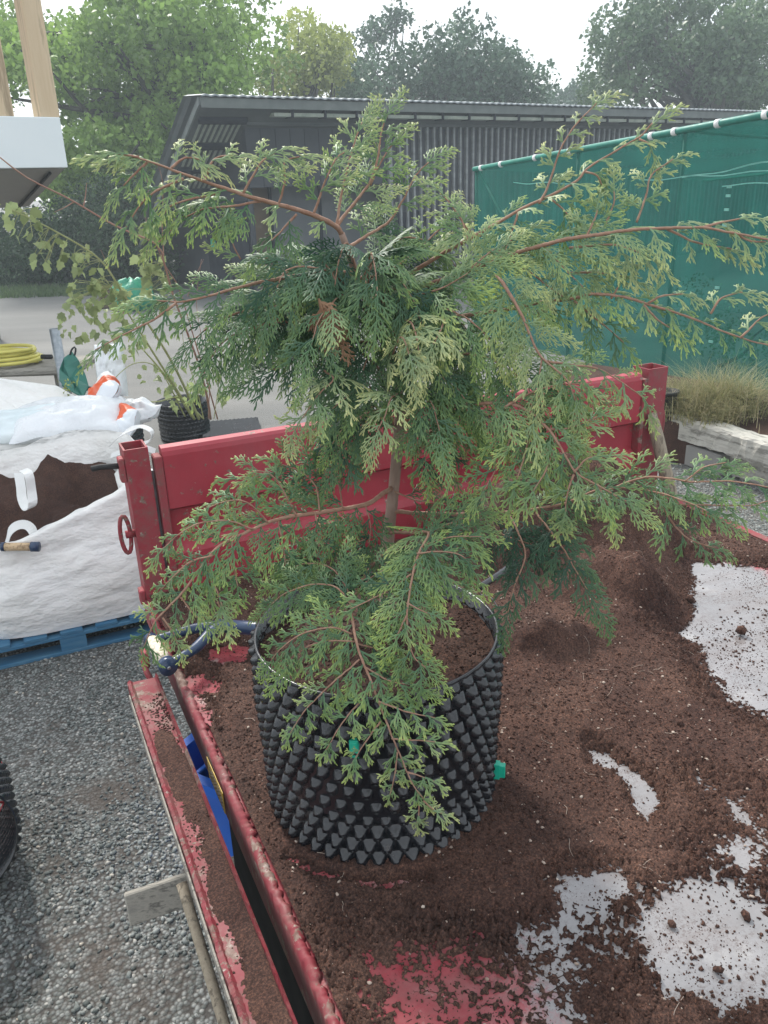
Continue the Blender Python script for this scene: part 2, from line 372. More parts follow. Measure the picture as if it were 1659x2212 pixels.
def cypress_mat():
    m, t, p, o = newmat('cypress_scale_leaves')
    tip = attr(t, 'tip'); fr = attr(t, 'tone')
    dk = ramp(t, fr, [(0, (.022, .072, .046)), (.5, (.080, .180, .092)), (1, (.20, .30, .16))])
    lt = ramp(t, fr, [(0, (.07, .16, .07)), (.5, (.40, .50, .12)), (1, (.64, .62, .27))])
    c = mixc(t, tip, dk, lt)
    n = noise(t, 160, 2); cc = nd(t, 'ShaderNodeMix', data_type='RGBA', blend_type='MULTIPLY'); cc.inputs[0].default_value = 1
    t.links.new(c, cc.inputs[6]); t.links.new(ramp(t, n, [(.3, (.75, .78, .8)), (.7, (1.2, 1.2, 1.15))]), cc.inputs[7]); c = cc.outputs[2]
    t.links.new(c, p.inputs['Base Color']); p.inputs['Roughness'].default_value = .5; p.inputs['Specular IOR Level'].default_value = .45
    tr = nd(t, 'ShaderNodeBsdfTranslucent'); t.links.new(c, tr.inputs[0]); mxs = nd(t, 'ShaderNodeMixShader'); mxs.inputs[0].default_value = .18
    t.links.new(p.outputs[0], mxs.inputs[1]); t.links.new(tr.outputs[0], mxs.inputs[2]); t.links.new(mxs.outputs[0], o.inputs[0]); return m
M['cypress'] = cypress_mat()
M['deadfrond'] = simple('dead_brown_spray', (.22, .11, .06), (.34, .20, .12), 40, .8)

def net_mat():
    m, t, p, o = newmat('green_shade_net')
    n = noise(t, 2.2, 4, stretch=(9, 9, .35)); n2 = noise(t, 1.1, 3)
    col = ramp(t, n, [(.3, (.008, .15, .118)), (.55, (.014, .21, .17)), (.72, (.03, .27, .225))])
    c2 = mixc(t, mrange(t, n2, .4, .7), col, (.014, .13, .11)); t.links.new(c2, p.inputs['Base Color']); p.inputs['Roughness'].default_value = .45
    tr = nd(t, 'ShaderNodeBsdfTranslucent'); t.links.new(c2, tr.inputs[0]); m1 = nd(t, 'ShaderNodeMixShader'); m1.inputs[0].default_value = .45
    t.links.new(p.outputs[0], m1.inputs[1]); t.links.new(tr.outputs[0], m1.inputs[2])
    tp = nd(t, 'ShaderNodeBsdfTransparent'); tp.inputs[0].default_value = (.62, .95, .90, 1); m2 = nd(t, 'ShaderNodeMixShader'); m2.inputs[0].default_value = .42
    t.links.new(m1.outputs[0], m2.inputs[1]); t.links.new(tp.outputs[0], m2.inputs[2]); t.links.new(m2.outputs[0], o.inputs[0]); return m
M['net'] = net_mat()

def ground_mat():
    m, t, p, o = newmat('gravel_and_tarmac'); c = nd(t, 'ShaderNodeTexCoord'); sp = nd(t, 'ShaderNodeSeparateXYZ'); t.links.new(c.outputs['Object'], sp.inputs[0])
    vo = nd(t, 'ShaderNodeTexVoronoi'); vo.inputs['Scale'].default_value = 75; t.links.new(c.outputs['Object'], vo.inputs['Vector'])
    sh = nd(t, 'ShaderNodeSeparateColor'); t.links.new(vo.outputs['Color'], sh.inputs[0])
    st = ramp(t, sh.outputs[0], [(0, (.08, .088, .08)), (.5, (.16, .17, .165)), (.9, (.27, .28, .27)), (1, (.42, .41, .38))])
    edge = mrange(t, vo.outputs['Distance'], .35, .75); g = mixc(t, edge, st, (.055, .05, .045))
    dirt = mrange(t, noise(t, 1.3, 6, .7), .54, .64, 0, .8); g = mixc(t, dirt, g, (.075, .058, .047))
    tar = ramp(t, noise(t, .6, 7, .6, stretch=(.35, 1.6, 1)), [(.35, (.155, .155, .15)), (.5, (.185, .182, .173)), (.68, (.22, .217, .206))])
    sp2 = ramp(t, noise(t, 90, 3, .8), [(.3, (.7, .7, .7)), (.7, (1.25, 1.25, 1.25))])
    mm = nd(t, 'ShaderNodeMix', data_type='RGBA', blend_type='MULTIPLY'); mm.inputs[0].default_value = 1; t.links.new(tar, mm.inputs[6]); t.links.new(sp2, mm.inputs[7])
    yy = nd(t, 'ShaderNodeMath', operation='ADD'); t.links.new(sp.outputs[1], yy.inputs[0]); t.links.new(mrange(t, noise(t, .8, 5), .3, .7, -1.2, 1.2), yy.inputs[1])
    f = mrange(t, yy.outputs[0], 6.6, 8.4)
    far = mrange(t, sp.outputs[1], 14.2, 15.0, 0, .3)
    asph = mixc(t, far, mm.outputs[2], (.10, .105, .11))
    t.links.new(mixc(t, f, g, asph), p.inputs['Base Color']); p.inputs['Roughness'].default_value = .85
    inv = nd(t, 'ShaderNodeMath', operation='SUBTRACT'); inv.inputs[0].default_value = 1; t.links.new(vo.outputs['Distance'], inv.inputs[1])
    bump(t, p, inv.outputs[0], .8, .01); return m
M['ground'] = ground_mat()
def stone_mat():
    m, t, p, o = newmat('gravel_stones'); v = attr(t, 'v')
    c = ramp(t, v, [(0, (.06, .070, .066)), (.35, (.13, .145, .138)), (.7, (.21, .228, .218)), (.95, (.31, .325, .31)), (1, (.52, .46, .38))])
    mm = nd(t, 'ShaderNodeMix', data_type='RGBA', blend_type='MULTIPLY'); mm.inputs[0].default_value = 1; t.links.new(c, mm.inputs[6])
    t.links.new(ramp(t, noise(t, 150, 4), [(.3, (.7, .7, .7)), (.7, (1.2, 1.2, 1.2))]), mm.inputs[7]); t.links.new(mm.outputs[2], p.inputs['Base Color'])
    p.inputs['Roughness'].default_value = .8; return m
M['stones'] = stone_mat()

# ================================================================== SETTING
g = mkmesh('ground', [(-300, -60, 0), (300, -60, 0), (300, 500, 0), (-300, 500, 0)], [(0, 1, 2, 3)], M['ground']); tag(g, kind='structure')

PHI = (1+5**.5)/2
ICO = np.array([(-1, PHI, 0), (1, PHI, 0), (-1, -PHI, 0), (1, -PHI, 0), (0, -1, PHI), (0, 1, PHI), (0, -1, -PHI), (0, 1, -PHI), (PHI, 0, -1), (PHI, 0, 1), (-PHI, 0, -1), (-PHI, 0, 1)])/1.902
ICOF = np.array([(0,11,5),(0,5,1),(0,1,7),(0,7,10),(0,10,11),(1,5,9),(5,11,4),(11,10,2),(10,7,6),(7,1,8),(3,9,4),(3,4,2),(3,2,6),(3,6,8),(3,8,9),(4,9,5),(2,4,11),(6,2,10),(8,6,7),(9,8,1)])
def rocks(P, r, flat=.6, jit=.22, rng=RNG):
    n = len(P); r = np.broadcast_to(r, (n,))
    V = ICO[None]*(1+jit*(rng.random((n, 12, 1))*2-1))
    sc = np.stack([rng.uniform(.75, 1.35, n), rng.uniform(.6, 1.0, n), rng.uniform(flat*.7, flat*1.2, n)], 1)
    V = V*sc[:, None]; a = rng.uniform(0, 6.283, n); b = rng.uniform(-.5, .5, n)
    cb, sb = np.cos(b), np.sin(b); y = V[..., 1]*cb[:, None]-V[..., 2]*sb[:, None]; z = V[..., 1]*sb[:, None]+V[..., 2]*cb[:, None]
    ca, sa = np.cos(a), np.sin(a); x = V[..., 0]*ca[:, None]-y*sa[:, None]; y = V[..., 0]*sa[:, None]+y*ca[:, None]
    V = np.stack([x, y, z], 2)*r[:, None, None]+np.asarray(P)[:, None]
    F = (ICOF[None]+12*np.arange(n)[:, None, None]).reshape(-1, 3)
    return V.reshape(-1, 3), F
def gravel_field():
    Ps = []; rs = []; vs = []
    rng = np.random.default_rng(5)
    n = 46000
    x = rng.uniform(-3.4, .3, n); y = rng.uniform(1.0, 5.2, n)
    u, v = proj(np.stack([x, y, 0*x], 1))
    ok = (u > -90) & (u < 700) & (v > 1250) & (v < 2300)
    dirt = fbm(x, y, 1.6, 4, 3)
    ok &= rng.random(n) > np.clip((dirt-.02+.12*(y < 2.6)+.1*(x < -1.6))*5, 0, .9)
    x, y = x[ok], y[ok]; r = .0045+.0075*rng.random(len(x))**1.6
    Ps.append(np.stack([x, y, r*.25], 1)); rs.append(r); vs.append(rng.random(len(x)))
    n = 16000
    x = rng.uniform(1.5, 4.6, n); y = rng.uniform(2.6, 8.2, n); u, v = proj(np.stack([x, y, 0*x], 1)); ok = (u > 1380) & (u < 1720) & (v > 940) & (v < 1300); x, y = x[ok], y[ok]
    r = .005+.009*rng.random(len(x))**1.6; Ps.append(np.stack([x, y, r*.3], 1)); rs.append(r); vs.append(rng.random(len(x))*.5+.5)
    P = np.concatenate(Ps); r = np.concatenate(rs); v = np.concatenate(vs)
    V, F = rocks(P, r, .62, .34, rng)
    o = fastmesh('gravel', V, [F], M['stones'], attrs={'v': np.repeat(v, 12)})
    tag(o, 'loose grey gravel stones beside the trailer', 'gravel', kind='stuff')
gravel_field()

# leaves as small bent cards
def cards(P, size, rng, nrm=None, bias=.6):
    n = len(P); size = np.broadcast_to(size, (n,))*.72
    N = rng.normal(size=(n, 3)); N[:, 2] = np.abs(N[:, 2])*bias+.2; N /= np.linalg.norm(N, axis=1)[:, None]
    A = np.cross(N, rng.normal(size=(n, 3))); A /= np.linalg.norm(A, axis=1)[:, None]; B = np.cross(N, A)
    s = size[:, None]
    k = rng.uniform(.45, .8, (n, 1))
    V = np.stack([P-A*s, P+B*s*k+N*s*.18, P+A*s, P-B*s*k+N*s*.12], 1).reshape(-1, 3)
    return V, np.arange(4*n).reshape(n, 4)

def leafy_tree(name, base, clumps, mat, n_per, lsize, label, cat, trunk_r=.3, group=None, lean=(0, 0), seed=1, limbs=True, kind=None, bark='oakbark', feather=0.0, trunk_top=None):
    """clumps: array (k,4) centre + radius"""
    rng = np.random.default_rng(seed); root = empty(name, base); tag(root, label, cat, group, kind)
    base = np.asarray(base, float); clumps = np.asarray(clumps, float)
    P = []; vv = []
    for c in clumps:
        m = int(n_per*1.25*c[3]**2*rng.uniform(.6, 1.3)); q = rng.normal(size=(m, 3)); q /= np.linalg.norm(q, axis=1)[:, None]
        rad = c[3]*(.45+.62*rng.random(m)**.6); q = q*rad[:, None]*np.array([1.1, 1.1, .72+feather])
        # break the clump into sprigs
        q += rng.normal(size=(m, 3))*c[3]*.06
        h = fbm(q[:, 0]*3+c[0], q[:, 2]*3+q[:, 1]*2+c[2], 1.2/max(c[3], .3), 3, int(seed))
        keep = h > -.02; q = q[keep]; P.append(q+c[:3]); vv.append(np.full(len(q), rng.random()*.7)+rng.random(len(q))*.3)
    P = np.concatenate(P)-base; vv = np.concatenate(vv)
    V, F = cards(P, lsize*rng.uniform(.6, 1.3, len(P)), rng)
    fastmesh('crown', V, [F], mat, root, attrs={'v': np.repeat(vv, 4)})
    mb = MB(); top = clumps[:, :3].mean(0)-base if trunk_top is None else np.asarray(trunk_top)-base
    tp = spline([(0, 0, 0), (top[0]*.25+.2, top[1]*.25, top[2]*.35), (top[0]*.7, top[1]*.7, top[2]*.7), top], 12)
    mb.tube(tp, np.linspace(trunk_r, trunk_r*.4, 12), 8); mb.build('trunk', M[bark], root, True)
    if limbs:
        mb = MB()
        for c in clumps[::1]:
            k = int(rng.uniform(3, 10)); s0 = tp[k]; e = c[:3]-base
            mid = (s0+e)/2+rng.normal(size=3)*np.linalg.norm(e-s0)*.12; q = spline([s0, mid, e], 9)
            mb.tube(q, np.linspace(trunk_r*.36, trunk_r*.05, 9), 5)
        mb.build('limbs', M[bark], root, True)
    return root
def clumps_px(rects, seed, Y0, Y1, rr=(.7, 1.3), n=30):
    """crown volume given as a list of (u,v,radius_px) discs at a distance"""
    rng = np.random.default_rng(seed); out = []
    w_ = np.array([r[2]**2 for r in rects], float); w_ /= w_.sum()
    for i in range(n):
        u, v, R = rects[rng.choice(len(rects), p=w_)]; a = rng.uniform(0, 6.283); q = R*math.sqrt(rng.random()); Y = rng.uniform(Y0, Y1)
        p = atY(u+q*math.cos(a), v+q*math.sin(a), Y); out.append([*p, rng.uniform(*rr)])
    return out
def ground_at(u, Y):
    q = ray(u, 700); t = Y/q[1]; return (q[0]*t, Y, 0)

# far trees
leafy_tree('oak_tree', ground_at(520, 30), clumps_px([(200, 130, 90), (330, 40, 120), (450, 90, 110), (250, 260, 110), (340, 330, 70), (520, 50, 60), (160, 340, 80), (580, 150, 45), (-60, 120, 100), (80, 110, 60), (420, 190, 80)], 3, 25, 33, (.7, 1.35), 84),
    M['oakleaf'], 620, .135, 'big spreading oak in fresh yellow green leaf behind the left end of the shed', 'tree', .48, 'trees beyond the yard', seed=3, trunk_top=atY(400, 60, 30))
leafy_tree('oak_tree', ground_at(660, 36), clumps_px([(640, 90, 50), (700, 120, 40), (620, 160, 45), (735, 80, 15), (690, 170, 40), (650, 45, 20)], 5, 34, 38, (.55, 1.1), 24),
    M['paleleaf'], 560, .14, 'thin pale yellow leaved tree above the shed roof, right of the big oak', 'tree', .3, 'trees beyond the yard', seed=5)
leafy_tree('pine_tree', ground_at(800, 45), clumps_px([(770, 110, 30), (820, 60, 20), (750, 160, 40), (860, 30, 18), (800, 190, 40), (790, 60, 12)], 8, 44, 47, (.5, .9), 24),
    M['darkleaf'], 420, .15, 'dark sparse pine with open branches between pale oak and evergreen', 'tree', .25, 'trees beyond the yard', seed=8)
leafy_tree('evergreen_tree', ground_at(1000, 40), clumps_px([(860, 175, 50), (950, 170, 55), (1040, 185, 45), (1110, 195, 40), (935, 95, 22), (1000, 80, 20), (1045, 120, 25), (1090, 150, 20), (1150, 205, 25), (780, 190, 50), (1000, 45, 10), (930, 60, 10)], 9, 37, 43, (.5, 1.1), 80),
    M['darkleaf'], 520, .15, 'broad dusky evergreen with feathery top rising over the middle of the shed roof', 'tree', .4, 'trees beyond the yard', seed=9, feather=.5)
leafy_tree('holm_oak_tree', ground_at(1500, 38), clumps_px([(1380, 60, 50), (1460, 60, 80), (1560, 60, 90), (1640, 100, 100), (1380, 150, 60), (1500, 160, 70), (1340, 110, 30), (1600, 180, 60), (1330, 185, 30)], 12, 35, 41, (.7, 1.35), 74),
    M['midleaf'], 560, .15, 'tall dark leafy tree at the right edge behind the shed roof', 'tree', .45, 'trees beyond the yard', seed=12)
leafy_tree('bushy_tree', ground_at(1235, 60), clumps_px([(1215, 215, 12), (1260, 210, 14), (1300, 215, 14), (1185, 222, 12)], 14, 55, 62, (.6, 1.1), 14),
    M['darkleaf'], 420, .2, 'small distant tree low in the sky gap between the two dark trees', 'tree', .25, 'trees beyond the yard', seed=14)
leafy_tree('evergreen_shrub', ground_at(120, 26), clumps_px([(60, 540, 70), (150, 520, 70), (110, 590, 45), (20, 590, 45), (200, 580, 45), (-60, 540, 70)], 16, 24, 27, (.6, 1.1), 60),
    M['shrubleaf'], 900, .085, 'dark evergreen shrub bank below the oak, left of the drive', 'shrub', .12, 'shrubs along the verge', seed=16)
leafy_tree('evergreen_shrub', ground_at(300, 24), clumps_px([(280, 500, 80), (330, 560, 50), (230, 450, 60), (330, 430, 45), (250, 590, 35), (360, 600, 30)], 17, 22.5, 25, (.5, 1.0), 60),
    M['shrubleaf'], 900, .08, 'mid green shrub growing beside the dark doorway of the shed', 'shrub', .12, 'shrubs along the verge', seed=17)
leafy_tree('hazel_bush', ground_at(230, 27), clumps_px([(250, 380, 80), (330, 400, 50), (180, 430, 60), (300, 300, 60)], 18, 26, 28, (.6, 1.1), 26),
    M['oakleaf'], 620, .11, 'fresh green bush between the big oak and the dark shrubs', 'shrub', .1, 'shrubs along the verge', seed=18)
# verge grass
def blades(P, h, wdt, rng, lean=.6, seg=3):
    n = len(P); h = np.broadcast_to(h, (n,)); a = rng.uniform(0, 6.283, n); D = np.stack([np.cos(a), np.sin(a), 0*a], 1); W = np.stack([-np.sin(a), np.cos(a), 0*a], 1)
    lf = rng.uniform(.15, 1, n)*lean; V = []
    for k in range(seg+1):
        t = k/seg; c = P+D*(h*lf*t**1.8)[:, None]+np.array([0, 0, 1.])*(h*(t-.28*lf*t*t))[:, None]; ww = wdt*(1-t)**.7
        if k < seg: V += [c-W*ww/2, c+W*ww/2]
        else: V += [c]
    V = np.stack(V, 1); m = V.shape[1]; base = m*np.arange(n)[:, None]
    Fq = [base+np.array([[2*k, 2*k+1, 2*k+3, 2*k+2]]) for k in range(seg-1)]; Ft = base+np.array([[2*seg-2, 2*seg-1, 2*seg]])
    return V.reshape(-1, 3), Fq+[Ft], m
rng = np.random.default_rng(4)
pp = np.stack([rng.uniform(-16, -5.5, 9000), rng.uniform(21.3, 23.6, 9000), np.zeros(9000)], 1)
V, F, m_ = blades(pp, rng.uniform(.06, .2, 9000), .03, rng)
tag(fastmesh('verge_grass', V, F, M['verge'], attrs={'v': np.repeat(rng.random(9000), m_)}), 'low green grass along the far edge of the yard', 'grass', kind='stuff')

# ------------------------------------------------------------------ shed
SA = np.array([.842, .539, 0]); SB = np.array([-.539, .842, 0]); E0 = np.array([-3.35, 18.03, 0])
def sp_(s, t, z): return E0+SA*s+SB*t+np.array([0, 0, z])
def shed():
    root = empty('storage_shed', sp_(2, .6, 0), math.atan2(SA[1], SA[0])); tag(root, 'long dark low shed with flat roof and pale vertical battens across the yard', 'shed')
    # local frame: x along the front, y back; origin at front line s=2,t=.6
    X = lambda s: s-2.0
    Y = lambda t: t-.6
    L_ = 26.0
    # front wall
    mb = MB(); mb.box(X(1.15), X(L_), Y(.62), Y(.74), 2.42, 3.72); mb.box(X(4.9), X(L_), Y(.62), Y(.74), 0, 2.42); mb.build('front_wall', M['shedwall'], root)
    mb = MB()
    for k in range(11): mb.box(X(1.15+k*.36), X(1.158+k*.36), Y(.612), Y(.62), 2.42, 3.6)
    mb.build('panel_joint', M['sheddark'], root)
    # side wall
    mb = MB(); mb.add([(X(1.15), Y(.74), 0), (X(1.15), Y(6), 0), (X(1.15), Y(6), 1.5), (X(1.15), Y(.74), 3.75), (X(1.27), Y(.74), 0), (X(1.27), Y(6), 0), (X(1.27), Y(6), 1.5), (X(1.27), Y(.74), 3.75)],
        [(0,1,2,3), (4,7,6,5), (0,4,5,1), (2,6,7,3), (1,5,6,2), (0,3,7,4)]); mb.build('side_wall', M['shedwall'], root)
    mb = MB(); mb.box(X(1.10), X(1.15), Y(.80), Y(3.3), 0, 2.15); mb.build('side_door', M['sheddark'], root)
    mb = MB(); mb.box(X(1.06), X(1.10), Y(1.9), Y(1.96), .0, 2.15); mb.build('door_edge', M['shedwall'], root)
    mb = MB(); mb.box(X(1.05), X(1.098), Y(2.75), Y(2.95), 1.05, 1.3); mb.build('notice', M['teal'], root)
    # recessed bay behind the front wall opening
    mb = MB(); mb.box(X(1.3), X(2.0), Y(1.5), Y(1.56), 0, 2.42); mb.build('brown_panel', M['shedbrown'], root)
    mb = MB(); mb.box(X(2.0), X(7.5), Y(1.45), Y(1.5), 0, 2.42); mb.build('grey_panel', M['shedgrey'], root)
    mb = MB(); mb.box(X(1.98), X(2.04), Y(1.38), Y(1.44), 0, 2.42); mb.box(X(1.15), X(4.9), Y(.75), Y(5), 2.44, 2.5); mb.box(X(3.3), X(3.36), Y(1.38), Y(1.44), 0, 2.42); mb.build('bay_frame', M['sheddark'], root)
    mb = MB(); mb.box(X(4.8), X(4.9), Y(.55), Y(.62), 0, 3.66); mb.build('corner_post', M['batten'], root)
    # battens
    hs = 0
    for k in range(100):
        s = 5.1+k*.205
        if s > L_-.1: break
        b_ = MB().box(X(s), X(s+.055), Y(.54), Y(.62), .1, 3.66); b_.build('batten', M['batten'], root)
    # dark band of windows low behind the battens
    mb = MB(); mb.box(X(5.0), X(9.5), Y(.60), Y(.617), .9, 1.75); mb.build('window_band', M['sheddark'], root)
    # head board above battens
    mb = MB(); mb.box(X(1.05), X(L_), Y(.45), Y(.53), 3.66, 3.93); mb.build('head_board', M['soffit'], root)
    # roof slab falling to the back
    def zr(t): return 4.06-.62*max(t, 0)
    s0, s1 = -.03, L_+.5
    V = []
    for (t, z) in ((0, 3.98), (5.5, 3.98-.58*5.5), (5.5, 4.12-.58*5.5), (0, 4.12)):
        V += [(X(s0), Y(t), z), (X(s1), Y(t), z)]
    mb = MB(); mb.add(V, [(0, 1, 3, 2), (2, 3, 5, 4), (4, 5, 7, 6), (6, 7, 1, 0), (0, 2, 4, 6), (1, 7, 5, 3)]); mb.build('roof', M['soffit'], root)
    # corrugated sheet on top, its ribbed end showing over the fascia
    mb = MB()
    n = int((s1-s0)/.1)
    V = []; F = []
    for i in range(n+1):
        s = s0+i*.1
        zt = .025*(i % 2)
        V += [(X(s), Y(-.08), 4.15+zt), (X(s), Y(.9), 4.22+zt), (X(s), Y(-.08), 4.12+zt), (X(s), Y(5.6), 4.22-.60*4.7+zt)]
    for i in range(n): a = 4*i; b = a+4; F += [(a, b, b+1, a+1), (a+2, b+2, b, a), (a+1, b+1, b+3, a+3)]
    mb.add(V, F); mb.build('roof_sheet', M['rooftin'], root)
    mb = MB(); mb.box(X(s0), X(s1), Y(-.03), Y(.0-.002), 3.93, 4.11); mb.build('fascia', M['fascia'], root)
    mb = MB(); mb.box(X(1.6), X(s1), Y(.05), Y(.30), 3.80, 3.87); mb.build('gutter', M['mossy'], root)
    for k in range(27):
        s = 2.0+k*.8; MB().box(X(s), X(s+.04), Y(.0), Y(.34), 3.78, 3.97).build('gutter_bracket', M['sheddark'], root)
    # verge board and slatted soffit under the left overhang
    def under(s, t, d=0.0): return (X(s), Y(t), 3.98-.58*t-d)
    mb = MB(); mb.quadprism([under(-.03, 0, .0), under(-.03, 5.5, 0), under(-.03, 5.5, -.14), under(-.03, 0, -.14)], (-.04, 0, 0)); mb.build('verge_board', M['fascia'], root)
    for j in range(5):
        t0 = .42+j*.78
        MB().quadprism([under(.04, t0-.12, .012), under(1.1, t0-.12, .012), under(1.1, t0-.02, .012), under(.04, t0-.02, .012)], (0, 0, -.08)).build('soffit_batten', M['sheddark'], root)
        for k in range(8):
            s = .1+k*.125
            MB().quadprism([under(s, t0, .002), under(s+.055, t0, .002), under(s+.055, t0+.62, .002), under(s, t0+.62, .002)], (0, 0, -.02)).build('soffit_slat', M['slat'], root)
    return root
shed()

# ------------------------------------------------------------------ building corner, top left
def balcony():
    Yf = 8.0; A_ = atY(147, 362, Yf); zb = A_[2]; zt = atY(133, 253, Yf)[2]; an = math.radians(38)
    root = empty('timber_balcony', (A_[0], Yf, zb), an); tag(root, 'corner of raised building with pale timber posts on a white fascia slab, top left', 'building')
    w_ = 3.0; d_ = 2.4
    mb = MB(); mb.box(-w_, 0, 0, d_, 0, zt-zb, ch=.006); mb.build('fascia_slab', M['whitedull'], root)
    tq = atY(62, 446, 8.9)-A_; tx = tq[0]*math.cos(an)+tq[1]*math.sin(an); ty = -tq[0]*math.sin(an)+tq[1]*math.cos(an); tz = tq[2]
    mb = MB(); V = [(-w_, .02, -.004), (-.02, .02, -.004), (-.02, d_, -.004), (-w_, d_, -.004), (-w_, ty-.2, tz*1.1), (tx, ty, tz), (tx, max(d_, ty+.3), tz), (-w_, max(d_, ty+.3), tz*1.1)]
    mb.add(V, [(0, 1, 2, 3), (0, 4, 5, 1), (1, 5, 6, 2), (4, 7, 6, 5), (2, 6, 7, 3), (0, 3, 7, 4)]); mb.build('underside', M['concrete'], root)
    V, F = ribbon([(-.14, .08, -.04), (tx-.12, ty-.05, tz-.01)], (.8, .5, 0), .02, .02); MB().add(V, F).build('drip_groove', M['blackdull'], root)
    h = zt-zb; ca, sa = math.cos(an), math.sin(an)
    def lx(u):      # where the picture column u meets the slab's front
        q = ray(u, 252); A2 = A_[:2]; n = np.array([-sa, ca]); t = (A2@n)/(q[:2]@n); return float((q[:2]*t-A2)@np.array([ca, sa]))
    for (u0, u1) in ((90, 131), (-10, 33)):
        MB().box(lx(u0), lx(u1), .02, .22, h+.001, h+2.4, ch=.004).build('timber_post', M['beam'], root)
    MB().box(-w_, lx(18), .24, .5, h+.002, h+.14).build('dark_sill', M['blackdull'], root)
    MB().box(-w_, lx(-8), .35, .4, h+.14, h+2.4).build('window', M['blackdull'], root)
balcony()

# ------------------------------------------------------------------ netted cage on the right
def net_cage():
    C0 = atz(1022, 716, 0); C1 = atz(1659, 885, 0); d_ = C1-C0; L_ = np.linalg.norm(d_[:2]); d_ /= L_
    h0 = atY(1012, 366, C0[1])[2]; h1 = 2.97
    root = empty('netting_cage', C0, math.atan2(d_[1], d_[0])); tag(root, 'tall cage covered in green shade netting with a sloping top rail, on the right', 'netting cage')
    T = 9.5; dep = 5.0
    def hz(x): return h0+(h1-h0)*(x/L_)
    # front net, gently sagging
    nx, nz_ = 90, 24; V = []; F = []
    r = np.random.default_rng(3)
    for i in range(nx+1):
        for j in range(nz_+1):
            x = T*i/nx; z = hz(x)*j/nz_
            V.append((x, .035*math.sin(x*2.2+j*.13)*math.sin(math.pi*j/nz_)+.012*math.sin(x*9+.6*j), z))
    F = [(i*(nz_+1)+j, (i+1)*(nz_+1)+j, (i+1)*(nz_+1)+j+1, i*(nz_+1)+j+1) for i in range(nx) for j in range(nz_)]
    mkmesh('front_net', V, F, M['net'], root, True)
    V = [(0, 0, 0), (0, dep, 0), (0, dep, h0-.3), (0, 0, h0)]; mkmesh('end_net', V, [(0, 1, 2, 3)], M['net'], root)
    V = [(0, dep, 0), (T, dep, 0), (T, dep, hz(T)-.3), (0, dep, h0-.3)]; mkmesh('back_net', V, [(0, 1, 2, 3)], M['net'], root)
    V = [(0, 0, h0), (T, 0, hz(T)), (T, dep, hz(T)-.3), (0, dep, h0-.3)]; mkmesh('roof_net', V, [(0, 1, 2, 3)], M['net'], root)
    mb = MB(); mb.tube([(-.02, 0, h0+.0), (T, 0, hz(T))], .038, 8); mb.build('top_rail', M['railgreen'], root, True)
    for x in (0, L_*.42, L_*.73, L_+1.4): MB().tube([(x, .04, 0), (x, .04, hz(x))], .025, 8).build('post', M['railgreen'], root, True)
    MB().tube([(0, .06, h0), (1.7, .06, h0-1.6)], .018, 6).build('diagonal_brace', M['railgreen'], root, True)
    MB().tube([(0, dep, h0-.3), (T, dep, hz(T)-.3)], .025, 6).build('back_rail', M['railgreen'], root, True)
    for x in (4.6, 6.2): MB().tube([(x, .06, hz(x)-.03), (x+.1, dep, hz(x)-.35)], .02, 6).build('roof_bar', M['railgreen'], root, True)
    for (u, v) in ((1041, 362), (1083, 355), (1157, 341), (1233, 326), (1408, 291), (1458, 281), (1551, 265), (1655, 246)):
        # position along rail from picture column
        best = min(np.linspace(0, L_+.3, 400), key=lambda x: abs(proj(C0+d_*x+np.array([0, 0, hz(x)]))[0]-u))
        MB().tube([(best-.03, 0, hz(best-.03)), (best+.03, 0, hz(best+.03))], .046, 10).build('white_tie', M['white'], root, True)
    # white stitching down a seam and creases
    mb = MB(); xs = min(np.linspace(0, L_, 400), key=lambda x: abs(proj(C0+d_*x+np.array([0, 0, 1.2]))[0]-1555))
    for z in (2.25, 2.16, 2.02, 1.86, 1.2, 1.02, .84, .6): MB().box(xs-.03, xs+.03, -.05, -.04, z, z+.028).build('seam_stitch', M['seam'], root)
    mb = MB()
    for (x0, x1, z0, z1) in ((3.9, 6.3, 2.35, 2.42), (4.6, 6.6, 2.36, 2.58), (5.2, 6.6, 2.28, 2.30), (1.2, 2.6, 2.36, 2.34), (5.3, 6.9, 2.44, 2.62)):
        x = np.linspace(x0, x1, 14); P = np.stack([x, -.06+0*x, np.linspace(z0, z1, 14)+.012*np.sin(x*7)], 1); V, F = ribbon(P, (0, 0, 1), .010, .004); MB().add(V, F).build('net_crease', M['seam'], root)
    # plants growing inside
    return C0, d_, L_
M['railgreen'] = simple('green_rail', (.012, .16, .12), (.02, .22, .17), 9, .5)
M['seam'] = simple('net_seam', (.16, .40, .34), (.2, .46, .4), 9, .6)
NC0, NCd, NCL = net_cage()
rng = np.random.default_rng(6)
nrm = np.array([-NCd[1], NCd[0], 0])
cl = []
for k in range(26):
    x = rng.uniform(1.0, NCL+1); p = NC0+NCd*x+nrm*rng.uniform(.7, 2.0); cl.append([p[0], p[1], rng.uniform(.2, 1.0), rng.uniform(.2, .38)])
leafy_tree('leafy_shrub', NC0+NCd*(NCL*.7)+nrm*1.2, cl, M['midleaf'], 2600, .035, 'green leafy plants growing in a mass behind the lower netting', 'shrub', .03, seed=6, limbs=False)

